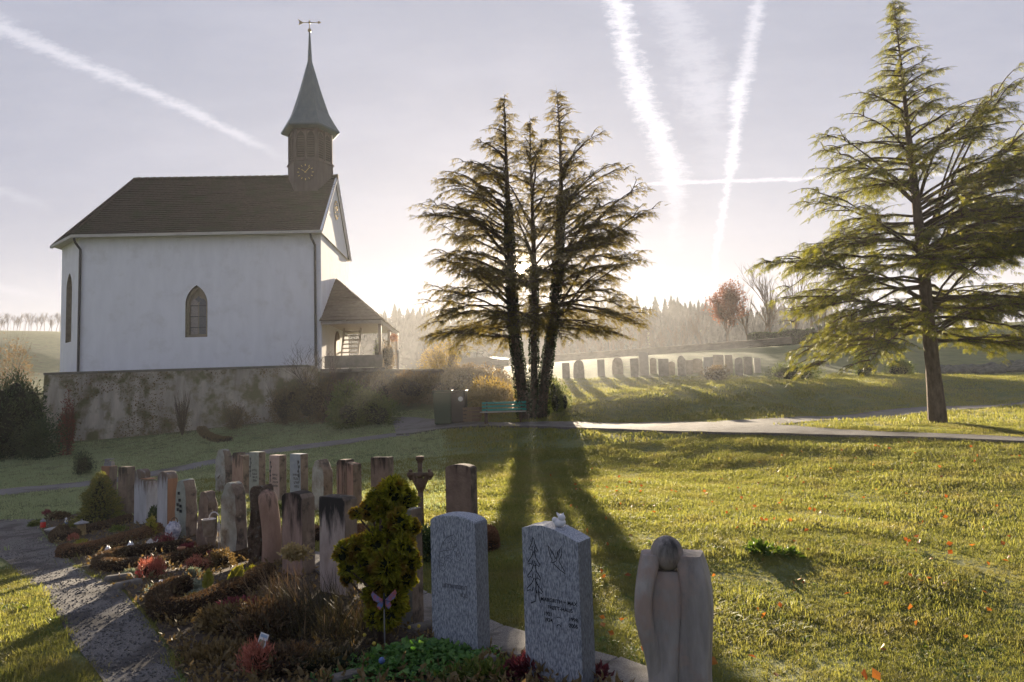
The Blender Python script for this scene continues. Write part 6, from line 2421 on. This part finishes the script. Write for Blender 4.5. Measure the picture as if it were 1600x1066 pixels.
def tuft(name, blades, hgt, spread, width, mat, seed, droop=.5):
    r = np.random.default_rng(seed)
    g = G()
    for _ in range(blades):
        b = A((*(r.normal(size=2) * spread * .4), -.01))
        a = r.uniform(0, 6.283)
        l = hgt * r.uniform(.55, 1.25)
        d = A((math.cos(a), math.sin(a), 0))
        s = A((-d[1], d[0], 0)) * width * .5
        k = r.uniform(.15, .9) * droop
        m_, t = b + d * l * k * .35 + A((0, 0, l * .6)), b + d * l * k * 1.1 + A((0, 0, l * (1 - .25 * k)))
        g.add([b - s, b + s, m_ + s * .7, m_ - s * .7, t], [(0, 1, 2, 3)], [(3, 2, 4)])
    o = g.build(name, M[mat])
    o.hide_render = True
    o.hide_viewport = True
    COL.objects.unlink(o)
    return o


def scatter(name, pts, scl, rot, inst, label, cat, mat=None):
    me = bpy.data.meshes.new(name)
    me.from_pydata([tuple(p) for p in pts], [], [])
    at_ = me.attributes.new('scl', 'FLOAT', 'POINT')
    at_.data.foreach_set('value', A(scl).astype(np.float32))
    at_ = me.attributes.new('rot', 'FLOAT_VECTOR', 'POINT')
    at_.data.foreach_set('vector', A(rot).astype(np.float32).ravel())
    o = bpy.data.objects.new(name, me)
    COL.objects.link(o)
    ng = bpy.data.node_groups.new(name, 'GeometryNodeTree')
    ng.interface.new_socket('Geometry', in_out='INPUT', socket_type='NodeSocketGeometry')
    ng.interface.new_socket('Geometry', in_out='OUTPUT', socket_type='NodeSocketGeometry')
    N, L = ng.nodes, ng.links
    gi, go = N.new('NodeGroupInput'), N.new('NodeGroupOutput')
    iop = N.new('GeometryNodeInstanceOnPoints')
    oi = N.new('GeometryNodeObjectInfo')
    oi.inputs['Object'].default_value = inst
    oi.inputs['As Instance'].default_value = True
    a = N.new('GeometryNodeInputNamedAttribute')
    a.data_type = 'FLOAT'
    a.inputs[0].default_value = 'scl'
    b = N.new('GeometryNodeInputNamedAttribute')
    b.data_type = 'FLOAT_VECTOR'
    b.inputs[0].default_value = 'rot'
    L.new(gi.outputs[0], iop.inputs['Points'])
    L.new(oi.outputs['Geometry'], iop.inputs['Instance'])
    L.new(a.outputs[0], iop.inputs['Scale'])
    L.new(b.outputs[0], iop.inputs['Rotation'])
    L.new(iop.outputs[0], go.inputs[0])
    md = o.modifiers.new('scatter', 'NODES')
    md.node_group = ng
    return tag(o, label, cat, kind='stuff')


EXCL = [POLY_PATH, POLY_UP, POLY_LP, POLY_GRAVEL, POLY_BED, POLY_SLAB]


def lawn_points(n, y0, y1, x0f, x1f, power=1.0):
    """random lawn points between two distances, within the view wedge"""
    y = y0 + (y1 - y0) * rng.random(n) ** power
    x = y * (x0f + (x1f - x0f) * rng.random(n))
    ok = np.ones(n, bool)
    for p in EXCL:
        ok &= ~inpoly(x, y, p)
    ok &= ~((x < w1.x + .1) & (y > 32.4 - .0) & (x > w0.x))
    x, y = x[ok], y[ok]
    return np.stack([x, y, gz(x, y)], 1)


def patchy(p, s, off):
    return np.array([mnoise.noise(Vector((x * s + off, y * s, off))) for x, y in p[:, :2]])


short = [tuft('grass_tuft', 18, .044, .10, .0050, 'grass', 1 + k, 1.1) for k in range(2)]
mid = [tuft('grass_tuft', 18, .046, .16, .009, 'grass', 11 + k, 1.1) for k in range(2)]
longt = [tuft('grass_tuft', 16, .085, .10, .0055, 'grass', 21, 1.2)]
frost = [tuft('grass_tuft', 16, .055, .15, .011, 'frost_grass', 31)]


def put(name, P, base, var, inst, label):
    n = len(P)
    pat = patchy(P, .9, 3.1)
    scl = base * (1 + .9 * pat) * rng.uniform(1 - var, 1 + var, n)
    scl = np.clip(scl, base * .35, base * 2.2)
    rot = np.stack([rng.normal(size=n) * .12, rng.normal(size=n) * .12, rng.random(n) * 6.283], 1)
    return scatter(name, P, scl, rot, inst, label, 'grass')


for k in range(2):
    put('lawn_grass', lawn_points(26000, 3.2, 9.5, -.95, .95, .75), 1.0, .35, short[k], 'short sunlit grass of the near lawn')
    put('lawn_grass', lawn_points(28000, 9, 20, -.5, .85, .8), 1.15, .35, mid[k], 'grass of the middle lawn')
put('lawn_grass', lawn_points(16000, 19.5, 40, -.1, .95, .8), 1.9, .35, mid[0], 'grass of the far bank')
put('lawn_grass', lawn_points(22000, 11, 32, -.95, -.1, .8), 1.3, .35, frost[0], 'dewy grey-green grass below the church')
P = lawn_points(9000, 3.4, 14, -.9, .95, .8)
pt = patchy(P, 1.6, 9.0)
put('grass_tussocks', P[pt > .22], 1.0, .4, longt[0], 'taller grass tussocks scattered over the lawn')
clv = tuft('clover', 12, .03, .12, .022, 'weed', 61, 1.8)
P = lawn_points(14000, 3.4, 15, -.9, .95, .8)
pt = patchy(P, 1.1, 21.0)
put('lawn_clover', P[pt > .12], 1.0, .4, clv, 'darker clover and moss patches in the lawn')
# fallen leaves
gl_ = G()
P = lawn_points(340, 4.2, 17, .05, .85, .9)
m_ = rng.random(len(P)) < .75
P = P[m_]
D = unit(rng.normal(size=(len(P), 3)) * (1, 1, .4) + A((0, 0, .3)))
gl_.leaves(P + A((0, 0, .06)), D, rng.uniform(.045, .085, len(P)), .75)
tag(gl_.build('fallen_leaves', M['fallen']), 'orange autumn leaves scattered on the sunny lawn', 'leaves', kind='stuff')
# loose gravel stones on the path
peb = G().sphere((0, 0, 0), 1, 6, 4, (1.2, 1, .7)).build('gravel_stone', M['pebble'])
COL.objects.unlink(peb)
n = 20000
y = 3.6 + 11 * rng.random(n) ** 1.4
x = y * (-.85 + .55 * rng.random(n))
ok = inpoly(x, y, POLY_GRAVEL)
x, y = x[ok], y[ok]
scatter('gravel', np.stack([x, y, gz(x, y) + .014], 1), rng.uniform(.004, .011, len(x)), rng.random((len(x), 3)) * 6, peb, 'loose grey gravel of the cemetery path', 'gravel')
n = 5000
ii = rng.random(n)
y = 3.8 + 11 * rng.random(n) ** 1.3
x = y * (-.75 + .9 * rng.random(n))
ok = inpoly(x, y, POLY_BED)
x, y = x[ok], y[ok]
lit = tuft('leaf_litter', 7, .05, .16, .03, 'bush_brown', 51, 1.6)
scatter('leaf_litter', np.stack([x, y, gz(x, y) + .02], 1), rng.uniform(.5, 1.1, len(x)), np.stack([rng.normal(size=len(x)) * .5, rng.normal(size=len(x)) * .5, rng.random(len(x)) * 6], 1), lit, 'dry leaf litter between the graves', 'litter')
# moss and ivy on the retaining wall
n = 5200
u_ = rng.random(n)
P = []
for q in range(n):
    x = w0.x + (w1.x - w0.x) * u_[q]
    zb_ = 0
    P.append(x)
P = A(P)
zb_ = gz(P, np.full(n, 32.5))
f = rng.random(n) ** 1.3
zz = zb_ + (TZ - zb_) * f
pt = np.array([mnoise.noise(Vector((a * .55, 7.7, b * .6))) for a, b in zip(P, zz)])
k = pt > .08 - .25 * (u_ < .45)
P, zz, f = P[k], zz[k], f[k]
yy = 32.6 - .14 * (1 - f) - .03
pos = np.stack([P, yy, zz], 1)
o = G().leaves(pos, unit(rng.normal(size=(len(P), 3)) * .6 + A((0, -.8, -.5))), rng.uniform(.05, .12, len(P)), .7).build('wall_creeper', M['bush_brown'])
tag(o, 'patchy brown creeper and moss clinging to the retaining wall', 'creeper', kind='stuff')

# ------------------------------------------------------------------ morning haze
HZ = 0.0006
hz = G().box((0, 132, 14), (680, 410, 54)).build('haze', None)
mt = bpy.data.materials.new('haze')
mt.use_nodes = True
nt = mt.node_tree
nt.nodes.clear()
ou = nt.nodes.new('ShaderNodeOutputMaterial')
pv = nt.nodes.new('ShaderNodeVolumePrincipled')
pv.inputs['Color'].default_value = (.93, .93, .95, 1)
pv.inputs['Density'].default_value = HZ
pv.inputs['Anisotropy'].default_value = .36
nt.links.new(pv.outputs[0], ou.inputs['Volume'])
hz.data.materials.append(mt)
tag(hz, 'thin morning haze filling the valley', 'haze', kind='stuff')

# denser mist drifting round the big tree and the bushes by the path, where the light shafts show
ms = G().sphere((-1.0, 37.0, 1.5), 1, 40, 24, (15.0, 13.0, 6.0)).build('mist', None, None, True)
mt2 = bpy.data.materials.new('mist')
mt2.use_nodes = True
nt = mt2.node_tree
nt.nodes.clear()
ou = nt.nodes.new('ShaderNodeOutputMaterial')
pv = nt.nodes.new('ShaderNodeVolumePrincipled')
pv.inputs['Color'].default_value = (.93, .93, .95, 1)
pv.inputs['Density'].default_value = .0030
pv.inputs['Anisotropy'].default_value = .40
nt.links.new(pv.outputs[0], ou.inputs['Volume'])
ms.data.materials.append(mt2)
tag(ms, 'sunlit bank of mist around the three-stemmed tree and the bushes', 'mist', kind='stuff')
